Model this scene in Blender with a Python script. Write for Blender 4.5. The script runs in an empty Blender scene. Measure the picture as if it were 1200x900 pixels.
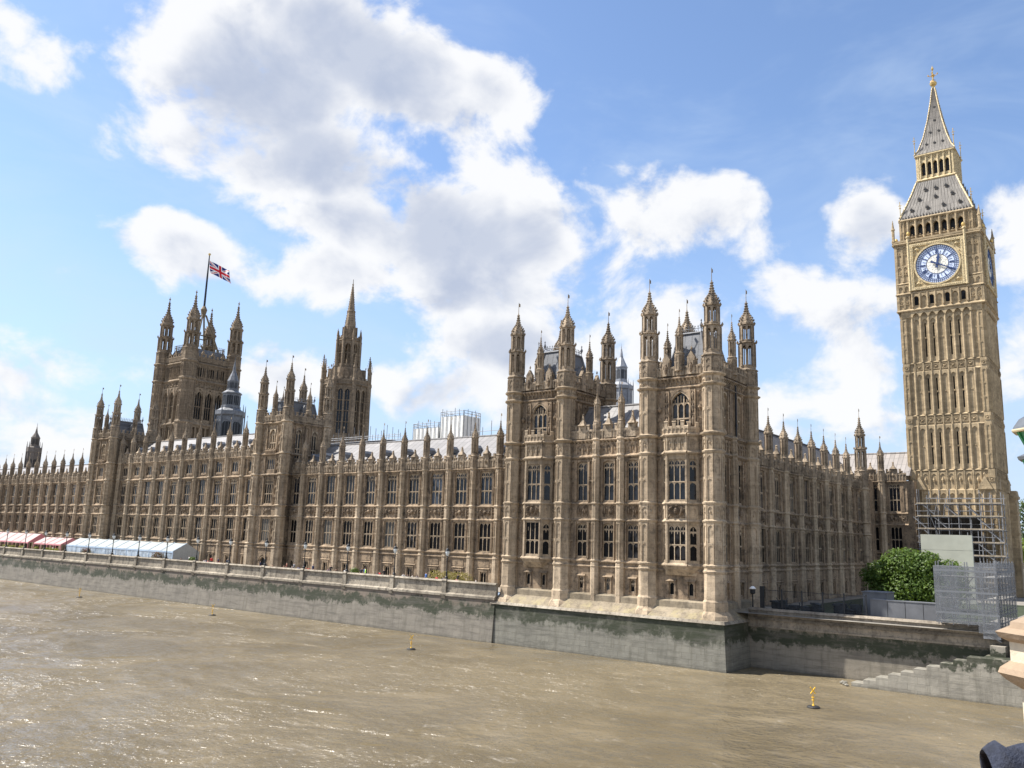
import bpy, math, random
from mathutils import Vector, Matrix
R = math.radians
random.seed(7)
S = bpy.context.scene
COL = S.collection

# ------------------------------------------------------------------ camera
cam_d = bpy.data.cameras.new("camera")
cam_d.sensor_width = 36.0
cam_d.lens = 979.33 / 1200.0 * 36.0
cam_d.clip_start = 0.1
cam_d.clip_end = 6000
cam = bpy.data.objects.new("camera", cam_d)
COL.objects.link(cam)
_r = Vector((0.61118, -0.79085, 0.03191)); _u = Vector((-0.16333, -0.08658, 0.98277)); _f = Vector((0.77446, 0.60586, 0.18208))
cam.matrix_world = Matrix(((_r.x, _u.x, -_f.x, -85.316), (_r.y, _u.y, -_f.y, -38.499), (_r.z, _u.z, -_f.z, 5.533), (0, 0, 0, 1)))
S.camera = cam
S.render.resolution_x, S.render.resolution_y = 1024, 768

# ------------------------------------------------------------------ light
SUN_EL = R(54); SUN_BEAR = R(-25.5)          # bearing measured from +Y towards +X
sd = Vector((math.sin(SUN_BEAR) * math.cos(SUN_EL), math.cos(SUN_BEAR) * math.cos(SUN_EL), math.sin(SUN_EL)))
sun_d = bpy.data.lights.new("sun", 'SUN'); sun_d.energy = 4.6; sun_d.angle = R(0.53); sun_d.color = (1.0, 0.95, 0.88)
sun = bpy.data.objects.new("sun", sun_d); COL.objects.link(sun)
sun.rotation_euler = sd.to_track_quat('Z', 'Y').to_euler()
sun.location = (-100, 50, 200)

S.view_settings.view_transform = 'Standard'
S.view_settings.look = 'None'
S.view_settings.exposure = 1.06
S.view_settings.gamma = 1
S.view_settings.use_curve_mapping = False
S.cycles.max_bounces = 6
S.cycles.diffuse_bounces = 3
S.cycles.glossy_bounces = 3
S.cycles.transparent_max_bounces = 8

# ------------------------------------------------------------------ node helpers
class NT:
    def __init__(s, nt):
        s.nt = nt; s.n = nt.nodes; s.l = nt.links
    def new(s, t, **kw):
        n = s.n.new(t)
        for k, v in kw.items(): setattr(n, k, v)
        return n
    def put(s, sock, v):
        if isinstance(v, bpy.types.NodeSocket): s.l.new(v, sock)
        elif v is not None: sock.default_value = v
    def math(s, op, a, b=None, c=None, clamp=False):
        n = s.new('ShaderNodeMath', operation=op, use_clamp=clamp)
        for i, v in enumerate((a, b, c)):
            if v is not None: s.put(n.inputs[i], v)
        return n.outputs[0]
    def vmath(s, op, a, b=None, out=0):
        n = s.new('ShaderNodeVectorMath', operation=op)
        s.put(n.inputs[0], a)
        if b is not None: s.put(n.inputs[1], b)
        return n.outputs[out]
    def noise(s, vec, scale, detail=4, rough=.55, dist=0., out=0):
        n = s.new('ShaderNodeTexNoise')
        s.put(n.inputs['Vector'], vec); n.inputs['Scale'].default_value = scale
        n.inputs['Detail'].default_value = detail; n.inputs['Roughness'].default_value = rough
        n.inputs['Distortion'].default_value = dist
        return n.outputs[out]
    def ramp(s, fac, lo, hi, a=0., b=1., smooth=True):
        n = s.new('ShaderNodeMapRange'); n.interpolation_type = 'SMOOTHSTEP' if smooth else 'LINEAR'
        s.put(n.inputs[0], fac)
        for i, v in enumerate((lo, hi, a, b)): s.put(n.inputs[i + 1], v)
        return n.outputs[0]
    def mix(s, fac, a, b, mode='MIX'):
        n = s.new('ShaderNodeMix', data_type='RGBA', blend_type=mode)
        s.put(n.inputs[0], fac)
        for i, v in ((6, a), (7, b)):
            if isinstance(v, tuple): v = v + (1,) if len(v) == 3 else v
            s.put(n.inputs[i], v)
        return n.outputs[2]
    def comb(s, x, y, z):
        n = s.new('ShaderNodeCombineXYZ')
        for i, v in enumerate((x, y, z)): s.put(n.inputs[i], v)
        return n.outputs[0]
    def sep(s, v):
        n = s.new('ShaderNodeSeparateXYZ'); s.put(n.inputs[0], v); return n.outputs

def new_mat(name):
    m = bpy.data.materials.new(name); m.use_nodes = True
    t = NT(m.node_tree)
    return m, t, t.n['Principled BSDF']

# ------------------------------------------------------------------ world: Nishita sky with cloud banks
W = bpy.data.worlds.new("World"); S.world = W; W.use_nodes = True
t = NT(W.node_tree); bg = t.n['Background']
sky = t.new('ShaderNodeTexSky', sky_type='NISHITA', sun_disc=False)
sky.sun_elevation = SUN_EL; sky.sun_rotation = SUN_BEAR; sky.air_density = 1.0; sky.dust_density = .5; sky.ozone_density = 1.6
tc = t.new('ShaderNodeTexCoord'); D = tc.outputs['Generated']
dz = t.sep(D)[2]
wob = t.vmath('SUBTRACT', t.noise(D, 11.0, 3, .6, out=1), (0.5, 0.5, 0.5))
wn = t.new('ShaderNodeVectorMath', operation='MULTIPLY_ADD'); t.put(wn.inputs[0], wob); wn.inputs[1].default_value = (.06, .06, .06); t.put(wn.inputs[2], D)
DW = wn.outputs[0]
BLOBS = [   # cloud banks: direction, two tangent axes, angular half-widths, thickness
    ((0.4888, 0.7311, 0.4759), (0.7333, -0.6671, 0.1314), (0.3180, 0.3091, -0.8963), 0.1336, 0.0902, 1.10),
    ((0.5568, 0.6530, 0.5134), (0.7656, -0.6070, -0.2132), (0.0819, 0.5302, -0.8439), 0.1592, 0.0829, 1.10),
    ((0.5438, 0.7279, 0.4177), (0.7468, -0.6642, -0.0329), (0.1856, 0.3440, -0.9204), 0.1821, 0.0662, 1.00),
    ((0.4618, 0.7840, 0.4148), (0.7875, -0.5948, 0.1611), (0.2822, 0.2814, -0.9172), 0.0718, 0.0590, 0.70),
    ((0.6631, 0.5629, 0.4934), (0.6665, -0.7367, -0.1140), (0.2637, 0.4096, -0.8733), 0.0579, 0.0511, 0.75),
    ((0.6494, 0.6066, 0.4587), (0.6312, -0.7743, 0.0454), (0.3506, 0.2585, -0.9001), 0.0780, 0.0568, 0.70),
    ((0.6809, 0.6417, 0.3530), (0.6693, -0.7135, -0.2072), (0.0745, 0.3621, -0.9292), 0.1505, 0.0900, 1.10),
    ((0.7473, 0.5661, 0.3481), (0.5678, -0.8231, 0.0118), (0.2672, 0.1647, -0.9495), 0.0752, 0.0751, 0.90),
    ((0.6161, 0.7029, 0.3554), (0.6904, -0.7196, 0.0735), (0.2658, 0.2017, -0.9427), 0.1087, 0.0588, 0.90),
    ((0.6065, 0.7376, 0.2969), (0.7240, -0.6849, 0.0817), (0.2300, 0.1667, -0.9588), 0.0837, 0.0445, 0.80),
    ((0.7260, 0.6240, 0.2891), (0.6240, -0.7741, -0.1066), (0.1370, 0.2484, -0.9589), 0.1216, 0.0456, 0.90),
    ((0.4765, 0.8278, 0.2962), (0.8160, -0.5619, 0.1354), (0.2242, 0.1903, -0.9558), 0.0724, 0.0376, 0.70),
    ((0.5301, 0.7998, 0.2815), (0.7970, -0.5926, 0.1166), (0.2214, 0.1730, -0.9597), 0.0373, 0.0289, 0.50),
    ((0.7984, 0.5034, 0.3303), (0.5145, -0.8574, -0.0091), (0.2579, 0.1460, -0.9551), 0.0477, 0.0721, 0.31),
    ((0.8322, 0.4209, 0.3609), (0.4449, -0.8853, -0.1355), (0.2592, 0.2329, -0.9373), 0.1026, 0.0491, 0.58),
    ((0.8130, 0.5117, 0.2779), (0.3741, -0.8711, 0.3181), (0.3785, -0.1794, -0.9080), 0.1064, 0.0728, 0.62),
    ((0.7599, 0.6093, 0.2267), (0.5755, -0.8175, 0.0215), (0.1751, 0.0960, -0.9799), 0.1118, 0.0612, 0.90),
    ((0.8438, 0.4828, 0.2341), (0.4416, -0.8971, -0.0163), (0.1754, 0.0935, -0.9801), 0.1287, 0.0727, 0.62),
    ((0.7238, 0.6691, 0.1689), (0.6384, -0.7687, 0.0380), (0.1375, 0.0627, -0.9885), 0.0917, 0.0508, 0.80),
    ((0.8092, 0.5671, 0.1533), (0.5041, -0.8636, 0.0118), (0.1201, 0.0563, -0.9912), 0.1600, 0.0457, 0.70),
    ((0.9095, 0.2307, 0.3458), (0.2623, -0.9578, -0.1174), (0.2987, 0.1216, -0.9466), 0.0461, 0.0552, 0.85),
    ((0.9389, 0.1029, 0.3284), (0.1381, -0.9771, -0.1620), (0.2962, 0.1020, -0.9497), 0.0480, 0.0465, 0.47),
    ((0.9462, 0.2325, 0.2252), (0.0964, -0.9205, 0.3788), (0.2516, -0.2965, -0.9213), 0.0750, 0.0769, 0.58),
    ((0.9385, 0.2962, 0.1772), (0.2110, -0.9495, 0.2323), (0.2020, -0.1579, -0.9666), 0.0840, 0.0569, 0.55),
    ((0.9239, 0.3500, 0.1546), (0.3158, -0.9486, -0.0207), (0.1147, 0.0682, -0.9911), 0.0869, 0.0467, 0.39),
    ((0.9112, 0.3279, 0.2494), (0.3271, -0.9435, -0.0526), (0.2119, 0.1041, -0.9717), 0.0490, 0.0302, 0.35),
    ((0.9019, 0.3135, 0.2970), (0.3317, -0.9408, -0.0690), (0.2628, 0.1214, -0.9572), 0.0325, 0.0184, 0.23),
    ((0.9782, 0.1027, 0.1805), (0.1004, -0.9920, -0.0763), (0.1360, 0.0837, -0.9872), 0.0349, 0.0730, 0.47),
    ((0.2974, 0.8366, 0.4600), (0.8959, -0.1092, -0.4306), (-0.2862, 0.5239, -0.8023), 0.0462, 0.0318, 0.45),
    ((0.3845, 0.8860, 0.2592), (0.8793, -0.4465, 0.1654), (0.2059, 0.1828, -0.9613), 0.0292, 0.0161, 0.35),
    ((0.3206, 0.9141, 0.2482), (0.9071, -0.3776, 0.1861), (0.1971, 0.1803, -0.9637), 0.0164, 0.0224, 0.50),
    ((0.5825, 0.7934, 0.1767), (0.7789, -0.6224, 0.0771), (0.1576, 0.0788, -0.9844), 0.0529, 0.0394, 0.75),
    ((0.3675, 0.9177, 0.1509), (0.9100, -0.3747, -0.1775), (-0.0544, 0.1555, -0.9863), 0.0726, 0.0524, 0.65),
    ((0.4261, 0.8987, 0.1036), (0.8779, -0.4660, -0.1104), (-0.0071, 0.0931, -0.9956), 0.1122, 0.0450, 0.50),
    ((0.3713, 0.9250, 0.0805), (0.9084, -0.4102, 0.0807), (0.1342, 0.0134, -0.9909), 0.0713, 0.0351, 0.40),
    ((0.8963, 0.3887, 0.2134), (0.3715, -0.9280, -0.0287), (0.1687, 0.0889, -0.9817), 0.0677, 0.0475, 0.23),
    ((0.3859, 0.9138, 0.1264), (0.8985, -0.4351, -0.0585), (0.0347, 0.0963, -0.9947), 0.1165, 0.0487, 0.55),
    ((0.9445, 0.2996, 0.1347), (0.2375, -0.9690, 0.0685), (0.1214, -0.0128, -0.9925), 0.1134, 0.0456, 0.39),
    ((0.4753, 0.8706, 0.1270), (0.8536, -0.5139, 0.0852), (0.1433, 0.0499, -0.9884), 0.0619, 0.0281, 0.40),
]
mask = None
for (c, ax, ay, sx, sy, amp) in BLOBS:
    # ellipse on the sky dome: two tangent axes, each scaled
    rel = t.vmath('SUBTRACT', DW, c)
    a = t.vmath('DOT_PRODUCT', rel, tuple(v / sx for v in ax), out=1)
    b = t.vmath('DOT_PRODUCT', rel, tuple(v / sy for v in ay), out=1)
    d2 = t.math('MULTIPLY_ADD', a, a, t.math('MULTIPLY', b, b))
    m1 = t.math('MULTIPLY_ADD', d2, -amp, amp)
    if mask is None: mask = m1
    else:
        n = t.new('ShaderNodeMath', operation='SMOOTH_MAX'); t.put(n.inputs[0], mask); t.put(n.inputs[1], m1); n.inputs[2].default_value = .25
        mask = n.outputs[0]
front = t.math('GREATER_THAN', t.vmath('DOT_PRODUCT', D, (.77446, .60586, .18208), out=1), 0.3)
mask = t.math('MAXIMUM', t.math('MULTIPLY', mask, front), -1.0)
back = t.ramp(t.noise(D, 2.2, 2), .35, .7, -.75, .5)
mask = t.math('MAXIMUM', mask, t.math('SUBTRACT', back, t.math('MULTIPLY', front, 2.0)))
DS = t.vmath('MULTIPLY', D, (1, 1, 1.35))
LO = t.vmath('ADD', DS, (-.010, .020, .035))
na = t.noise(DS, 8.5, 8, .58, .2); nb = t.noise(LO, 8.5, 5, .58, .2)
dens = t.math('MULTIPLY_ADD', t.math('SUBTRACT', na, .5), 4.4, t.math('MULTIPLY', mask, .95))
alpha = t.ramp(dens, -.14, .56)
wisp = t.math('MULTIPLY', t.ramp(t.noise(t.vmath('MULTIPLY', D, (1, 1, 2.5)), 3.2, 5, .62, .6), .40, .80), t.ramp(dz, .02, .35, 1, .45))
lit = t.math('MULTIPLY_ADD', t.math('SUBTRACT', na, nb), 3.6, .80, clamp=True)
thick = t.ramp(t.math('MULTIPLY_ADD', t.math('SUBTRACT', na, .5), 1.1, mask), .42, 1.12)
shade = t.math('MULTIPLY', t.math('SUBTRACT', 1.0, t.math('MULTIPLY', thick, .55)), t.math('MULTIPLY_ADD', lit, .50, .55))
shade = t.ramp(shade, .25, 1.0)
ccol = t.mix(shade, (2.4, 2.72, 3.45), (4.75, 4.78, 4.85))
sky_b = t.mix(1., sky.outputs[0], (.94, .97, 1.03), 'MULTIPLY')
skyc = t.mix(t.math('MULTIPLY', wisp, .75), sky_b, (3.3, 4.0, 4.9))
hz = t.ramp(dz, -.02, .42, .75, 0.)
skyc = t.mix(hz, skyc, (2.7, 3.4, 4.6))
allc = t.mix(t.math('MULTIPLY', alpha, .97), skyc, ccol)
t.put(bg.inputs['Color'], allc)
bg.inputs['Strength'].default_value = 0.10

# ------------------------------------------------------------------ materials
def pos_node(t):
    return t.new('ShaderNodeNewGeometry').outputs['Position']

def stone(name, c1, c2, soot=.35, lichen=None, sootc=(.045, .038, .032), bw=1.0, bh=.42, bump=.25, streak=.45, blocks=.22):
    m, t, b = new_mat(name)
    P = pos_node(t); x, y, z = t.sep(P)
    c = t.mix(t.ramp(t.noise(P, .22, 4, .6), .3, .7), c1, c2)
    c = t.mix(t.ramp(t.noise(P, .06, 3, .6), .40, .62, 0., .45), c, tuple(v*.62 for v in c2))
    br = t.new('ShaderNodeTexBrick'); br.offset = .5
    t.put(br.inputs['Vector'], t.comb(t.math('ADD', x, y), z, 0.))
    br.inputs['Scale'].default_value = 1.0; br.inputs['Brick Width'].default_value = bw; br.inputs['Row Height'].default_value = bh
    br.inputs['Mortar Size'].default_value = .012; br.inputs['Mortar Smooth'].default_value = .3; br.inputs['Bias'].default_value = 0.
    br.inputs['Color1'].default_value = (1 - blocks,) * 3 + (1,); br.inputs['Color2'].default_value = (1 + blocks * .45,) * 3 + (1,)
    br.inputs['Mortar'].default_value = (.75, .74, .72, 1)
    c = t.mix(1., c, br.outputs['Color'], 'MULTIPLY')
    st = t.ramp(t.noise(t.vmath('MULTIPLY', P, (1.3, 1.3, .16)), 1.0, 4, .65), .42, .72, 0., streak)
    c = t.mix(st, c, sootc)
    so = t.math('MULTIPLY', t.ramp(t.noise(P, 1.1, 5, .68), .50, .68), soot)
    c = t.mix(so, c, sootc)
    c = t.mix(t.ramp(t.noise(P, 3.1, 4, .7), .50, .68, 0., soot*.85), c, tuple(v*1.15 for v in sootc))
    if lichen: c = t.mix(t.math('MULTIPLY', t.ramp(t.noise(P, .9, 4, .65),   .46, .66, 0., .55), t.ramp(z, lichen - .2, lichen + .25, 1., 0.)), c, (.33, .285, .16))
    fine = t.noise(P, 7.0, 3, .7)
    c = t.mix(t.ramp(fine, .35, .75, 0., .35), c, t.mix(1., c, (1.35, 1.28, 1.16), 'MULTIPLY'))
    t.put(b.inputs['Base Color'], c)
    b.inputs['Roughness'].default_value = .92
    b.inputs['Specular IOR Level'].default_value = .2
    bp = t.new('ShaderNodeBump'); bp.inputs['Strength'].default_value = bump; bp.inputs['Distance'].default_value = .06
    h = t.math('MULTIPLY_ADD', br.outputs['Fac'], -.6, t.math('ADD', fine, t.noise(P, 2.2, 3, .6)))
    t.put(bp.inputs['Height'], h); t.put(b.inputs['Normal'], bp.outputs[0])
    return m

def plain(name, col, rough=.6, metal=0., var=.15, scale=3., spec=.4, bump=0.):
    m, t, b = new_mat(name)
    P = pos_node(t)
    f = t.noise(P, scale, 4, .6)
    c = t.mix(t.ramp(f, .3, .7), tuple(v * (1 - var) for v in col), tuple(min(1, v * (1 + var)) for v in col))
    t.put(b.inputs['Base Color'], c)
    b.inputs['Roughness'].default_value = rough; b.inputs['Metallic'].default_value = metal; b.inputs['Specular IOR Level'].default_value = spec
    if bump:
        bp = t.new('ShaderNodeBump'); bp.inputs['Strength'].default_value = bump; bp.inputs['Distance'].default_value = .05
        t.put(bp.inputs['Height'], t.noise(P, scale * 4, 4, .65)); t.put(b.inputs['Normal'], bp.outputs[0])
    return m

def seam_roof(name, col, ax, pitch, var=.2, rough=.5, diag=0.):
    """sheet roof with raised seams running up the slope"""
    m, t, b = new_mat(name)
    P = pos_node(t); x, y, z = t.sep(P)
    u = t.math('MULTIPLY', (x, y)[ax], 1 / pitch)
    fr = t.math('FRACT', u)
    seam = t.math('LESS_THAN', fr, .13)
    row = t.math('LESS_THAN', t.math('FRACT', t.math('MULTIPLY', z, 1 / 1.35)), .05)
    wn = t.new('ShaderNodeTexWhiteNoise', noise_dimensions='2D')
    t.put(wn.inputs['Vector'], t.comb(t.math('FLOOR', u), t.math('FLOOR', t.math('MULTIPLY', z, 1 / 1.35)), 0.))
    k = t.math('MULTIPLY_ADD', wn.outputs['Value'], var, 1 - var * .6)
    c = t.mix(1., col, t.comb(k, k, k), 'MULTIPLY')
    c = t.mix(t.ramp(t.noise(P, .9, 5, .65), .45, .75, 0, .35), c, tuple(v * .55 for v in col))
    c = t.mix(t.math('MULTIPLY', t.math('MAXIMUM', seam, row), .6), c, tuple(v * .4 for v in col))
    t.put(b.inputs['Base Color'], c); b.inputs['Roughness'].default_value = rough
    bp = t.new('ShaderNodeBump'); bp.inputs['Strength'].default_value = .5; bp.inputs['Distance'].default_value = .06
    t.put(bp.inputs['Height'], t.math('MAXIMUM', seam, t.math('MULTIPLY', t.noise(P, 2., 3), .4))); t.put(b.inputs['Normal'], bp.outputs[0])
    return m

STONE = stone("limestone", (.395, .298, .203), (.255, .191, .129), soot=.7, streak=.6, blocks=.13)  # wall stone darkened: shade of the recesses is put into its colour
STONE_TRIM = stone("limestone_trim", (.53, .425, .305), (.38, .30, .21), soot=.42, streak=.4, bump=.2, blocks=.12)  # same stone lightened, so projecting trim stands out as if sunlit
STONE_TOP = stone("weathered_turret_limestone", (.43, .345, .25), (.27, .213, .152), soot=.7, streak=.5, bump=.2, blocks=.1)
STONE_CLEAN = stone("cleaned_limestone", (.49, .385, .245), (.39, .304, .19), soot=.28, streak=.3, blocks=.2)
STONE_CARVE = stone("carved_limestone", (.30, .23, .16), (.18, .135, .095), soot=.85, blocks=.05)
STONE_FAR = stone("tower_limestone", (.34, .265, .185), (.24, .185, .13), soot=.5)
STONE_BASE = stone("plinth_limestone", (.29, .245, .18), (.225, .188, .132), lichen=-1.45, soot=.35, streak=.3, blocks=.12)
LEADROOF = seam_roof("lead_roof", (.115, .122, .135), 1, .9, var=.3)
PALEROOF = seam_roof("pale_sheet_roof", (.185, .176, .17), 1, 1.15, var=.3, rough=.55)
PALEROOF_X = seam_roof("pale_tile_roof", (.26, .235, .215), 1, .75, var=.25, rough=.6)
IRONROOF = seam_roof("cast_iron_roof", (.165, .15, .13), 1, .55, var=.35, rough=.5)
LEAD = plain("weathered_lead", (.15, .155, .165), .5, .2, .25, 1.5)
IRON = plain("dark_iron", (.02, .022, .025), .5, .3)
STEEL = plain("galvanised_steel", (.20, .205, .215), .5, .3, .2)
GOLD = plain("gilding", (.60, .42, .16), .38, .75, .2)
OLDGILT = plain("dark_gilded_iron", (.17, .13, .075), .6, .2, .3, 2)
GOLDSTONE = plain("gilded_stone", (.50, .40, .23), .6, .1, .35, 4)
BLUE = plain("dial_blue", (.03, .055, .15), .4)
OPAL = plain("opal_glass", (.62, .70, .86), .25, 0, .06)
SLATE = plain("dark_slate_roof", (.075, .07, .068), .7, 0, .3, 1.2)
CREAM = plain("dial_cream", (.72, .70, .62), .5, 0, .35, 5)
SHEET = plain("white_sheeting", (.80, .80, .76), .6, 0, .1, .8, bump=.6)
PANEL = plain("cream_panel", (.42, .43, .36), .6, 0, .06, .6)

def glass_mat(name, base, rough=.06, spec=.4):
    m, t, b = new_mat(name)
    oi = t.new('ShaderNodeObjectInfo')
    P = pos_node(t)
    c = t.mix(t.ramp(oi.outputs['Random'], .55, 1.0), base, tuple(v * 3.0 + .015 for v in base))
    c = t.mix(t.ramp(t.noise(P, .9, 2), .45, .6), c, tuple(v * .5 for v in base))
    c = t.mix(t.math('GREATER_THAN', oi.outputs['Random'], .95), c, (.075, .072, .066))
    t.put(b.inputs['Base Color'], c); b.inputs['Roughness'].default_value = rough
    b.inputs['IOR'].default_value = 1.45; b.inputs['Specular IOR Level'].default_value = spec
    bp = t.new('ShaderNodeBump'); bp.inputs['Strength'].default_value = .25; bp.inputs['Distance'].default_value = .02
    x, y, z = t.sep(P)
    g = t.math('MAXIMUM', t.math('LESS_THAN', t.math('FRACT', t.math('MULTIPLY', z, 2.2)), .1), t.math('LESS_THAN', t.math('FRACT', t.math('MULTIPLY', t.math('ADD', x, y), 2.6)), .1))
    t.put(bp.inputs['Height'], t.math('ADD', g, t.noise(P, 3., 2))); t.put(b.inputs['Normal'], bp.outputs[0])
    return m
GLASS = glass_mat("leaded_glass", (.012, .015, .021))
DARKGLASS = glass_mat("dark_glass", (.006, .006, .007), .2, .12)

# ------------------------------------------------------------------ mesh builder
class M:
    def __init__(s): s.v = []; s.f = []
    def face(s, pts):
        n = len(s.v); s.v.extend(pts); s.f.append(tuple(range(n, n + len(pts))))
    def box(s, x0, x1, y0, y1, z0, z1):
        n = len(s.v)
        s.v += [(x0, y0, z0), (x1, y0, z0), (x1, y1, z0), (x0, y1, z0), (x0, y0, z1), (x1, y0, z1), (x1, y1, z1), (x0, y1, z1)]
        for q in ((0, 3, 2, 1), (4, 5, 6, 7), (0, 1, 5, 4), (1, 2, 6, 5), (2, 3, 7, 6), (3, 0, 4, 7)): s.f.append(tuple(n + i for i in q))
        return s
    def hexa(s, p):
        n = len(s.v); s.v += p
        for q in ((0, 3, 2, 1), (4, 5, 6, 7), (0, 1, 5, 4), (1, 2, 6, 5), (2, 3, 7, 6), (3, 0, 4, 7)): s.f.append(tuple(n + i for i in q))
    def slope(s, x0, x1, y0, y1, z0, z1, yt):
        """box whose front (y0) leans back to yt at the top"""
        s.hexa([(x0, y0, z0), (x1, y0, z0), (x1, y1, z0), (x0, y1, z0), (x0, yt, z1), (x1, yt, z1), (x1, y1, z1), (x0, y1, z1)])
    def lathe(s, cx, cy, prof, n=8, rot=None, sx=1., sy=1.):
        """profile of (apothem, z); closes both ends"""
        if rot is None: rot = math.pi / n
        k = 1 / math.cos(math.pi / n)
        b = len(s.v)
        for r, z in prof:
            for i in range(n):
                a = rot + 2 * math.pi * i / n
                s.v.append((cx + r * k * sx * math.cos(a), cy + r * k * sy * math.sin(a), z))
        for j in range(len(prof) - 1):
            for i in range(n):
                i2 = (i + 1) % n
                s.f.append((b + j * n + i, b + j * n + i2, b + (j + 1) * n + i2, b + (j + 1) * n + i))
        s.f.append(tuple(b + i for i in reversed(range(n))))
        e = b + (len(prof) - 1) * n
        s.f.append(tuple(e + i for i in range(n)))
        return s
    def bar(s, p, q, w, n=4):
        p = Vector(p); q = Vector(q); d = (q - p)
        if d.length < 1e-6: return
        d.normalize(); a = d.orthogonal().normalized(); c = d.cross(a)
        b = len(s.v)
        for o in (p, q):
            for i in range(n):
                an = 2 * math.pi * (i + .5) / n
                s.v.append(tuple(o + a * (math.cos(an) * w) + c * (math.sin(an) * w)))
        for i in range(n): s.f.append((b + i, b + (i + 1) % n, b + n + (i + 1) % n, b + n + i))
        s.f.append(tuple(b + i for i in reversed(range(n)))); s.f.append(tuple(b + n + i for i in range(n)))
    def octa(s, x, y, z, r, h=None):
        h = h or r; b = len(s.v)
        s.v += [(x + r, y, z), (x, y + r, z), (x - r, y, z), (x, y - r, z), (x, y, z + h), (x, y, z - h)]
        for i in range(4):
            j = (i + 1) % 4
            s.f.append((b + i, b + j, b + 4)); s.f.append((b + j, b + i, b + 5))
    def arch(s, x0, x1, zs, zt, ztop, y0, y1, n=4):
        """the two spandrels over a pointed arch in the plane of a wall"""
        w = x1 - x0
        for sg in (0, 1):
            P = []
            for i in range(n + 1):
                a = R(60) * i / n
                dx = w * (1 - math.cos(a)); x = x0 + dx if sg == 0 else x1 - dx
                P.append((x, zs + (zt - zs) * math.sin(a) / math.sin(R(60))))
            for (xa, za), (xb, zb) in zip(P, P[1:]):
                q = [(xa, y0, za), (xb, y0, zb), (xb, y0, ztop), (xa, y0, ztop)]
                u = [(xa, y0, za), (xa, y1, za), (xb, y1, zb), (xb, y0, zb)]
                if sg: q.reverse(); u.reverse()
                s.face(q); s.face(u)
    def prism(s, pts, y0, y1):
        """polygon in the x-z plane pushed from y0 to y1"""
        n = len(pts); b = len(s.v)
        s.v += [(x, y0, z) for x, z in pts] + [(x, y1, z) for x, z in pts]
        s.f.append(tuple(b + i for i in range(n))); s.f.append(tuple(b + n + i for i in reversed(range(n))))
        for i in range(n):
            j = (i + 1) % n
            s.f.append((b + j, b + i, b + n + i, b + n + j))
    def add(s, m, dx=0., dy=0., dz=0., rot=0., sx=1.):
        c, si = math.cos(rot), math.sin(rot); b = len(s.v)
        s.v += [(dx + c * x * sx - si * y, dy + si * x * sx + c * y, dz + z) for x, y, z in m.v]
        if sx < 0: s.f += [tuple(b + i for i in reversed(f)) for f in m.f]
        else: s.f += [tuple(b + i for i in f) for f in m.f]
        return s
    def holes(s, x0, x1, z0, z1, hs, y=0., depth=.5):
        """a wall sheet with rectangular openings and their reveals"""
        xs = sorted({x0, x1, *[h[0] for h in hs], *[h[1] for h in hs]}); zs = sorted({z0, z1, *[h[2] for h in hs], *[h[3] for h in hs]})
        for xa, xb in zip(xs, xs[1:]):
            for za, zb in zip(zs, zs[1:]):
                xm, zm = (xa + xb) / 2, (za + zb) / 2
                if any(h[0] < xm < h[1] and h[2] < zm < h[3] for h in hs): continue
                s.face([(xa, y, za), (xb, y, za), (xb, y, zb), (xa, y, zb)])
        for a, b, c, d in hs:
            e = y + depth
            s.face([(a, y, c), (a, e, c), (a, e, d), (a, y, d)]); s.face([(b, e, c), (b, y, c), (b, y, d), (b, e, d)])
            s.face([(a, e, d), (b, e, d), (b, y, d), (a, y, d)]); s.face([(a, y, c), (b, y, c), (b, e, c), (a, e, c)])
            s.face([(a, e, c), (b, e, c), (b, e, d), (a, e, d)])
    def mesh(s, name, mat=None):
        me = bpy.data.meshes.new(name); me.from_pydata(s.v, [], s.f); me.update()
        if mat: me.materials.append(mat)
        return me

def link(name, data, loc=(0, 0, 0), rot=0., parent=None):
    o = bpy.data.objects.new(name, data); COL.objects.link(o)
    o.location = loc; o.rotation_euler = (0, 0, rot)
    if parent is not None: o.parent = parent
    return o
def tag(o, label, cat, group=None):
    o['label'] = label; o['category'] = cat
    if group: o['group'] = group
    return o
def thing(name, label, cat, loc=(0, 0, 0), group=None):
    o = link(name, None, loc); o.empty_display_size = .5
    return tag(o, label, cat, group)
def part(parent, name, m, mat=None, loc=(0, 0, 0), rot=0., label=None):
    """loc is a world position; things are never rotated"""
    me = m.mesh(name, mat) if isinstance(m, M) else m
    o = link(name, me, Vector(loc) - parent.location, rot, parent)
    if label: o['label'] = label
    return o
def sub(parent, name, m, mat=None, loc=(0, 0, 0), rot=0., label=None):
    me = m.mesh(name, mat) if isinstance(m, M) else m
    o = link(name, me, loc, rot, parent)
    if label: o['label'] = label
    return o
def structure(name, m, mat, kind='structure'):
    o = link(name, m.mesh(name, mat)); o['kind'] = kind
    return o
EAST, NORTH = R(-90), 0.0
SOUTH, WEST = R(180), R(90)
def loc_of(org, rot, x, y=0., z=0.):
    c, s = math.cos(rot), math.sin(rot)
    return (org[0] + c * x - s * y, org[1] + s * x + c * y, org[2] + z)
# ------------------------------------------------------------------ gothic kit
_cache = {}
def cached(key, fn):
    if key not in _cache: _cache[key] = fn()
    return _cache[key]

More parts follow.
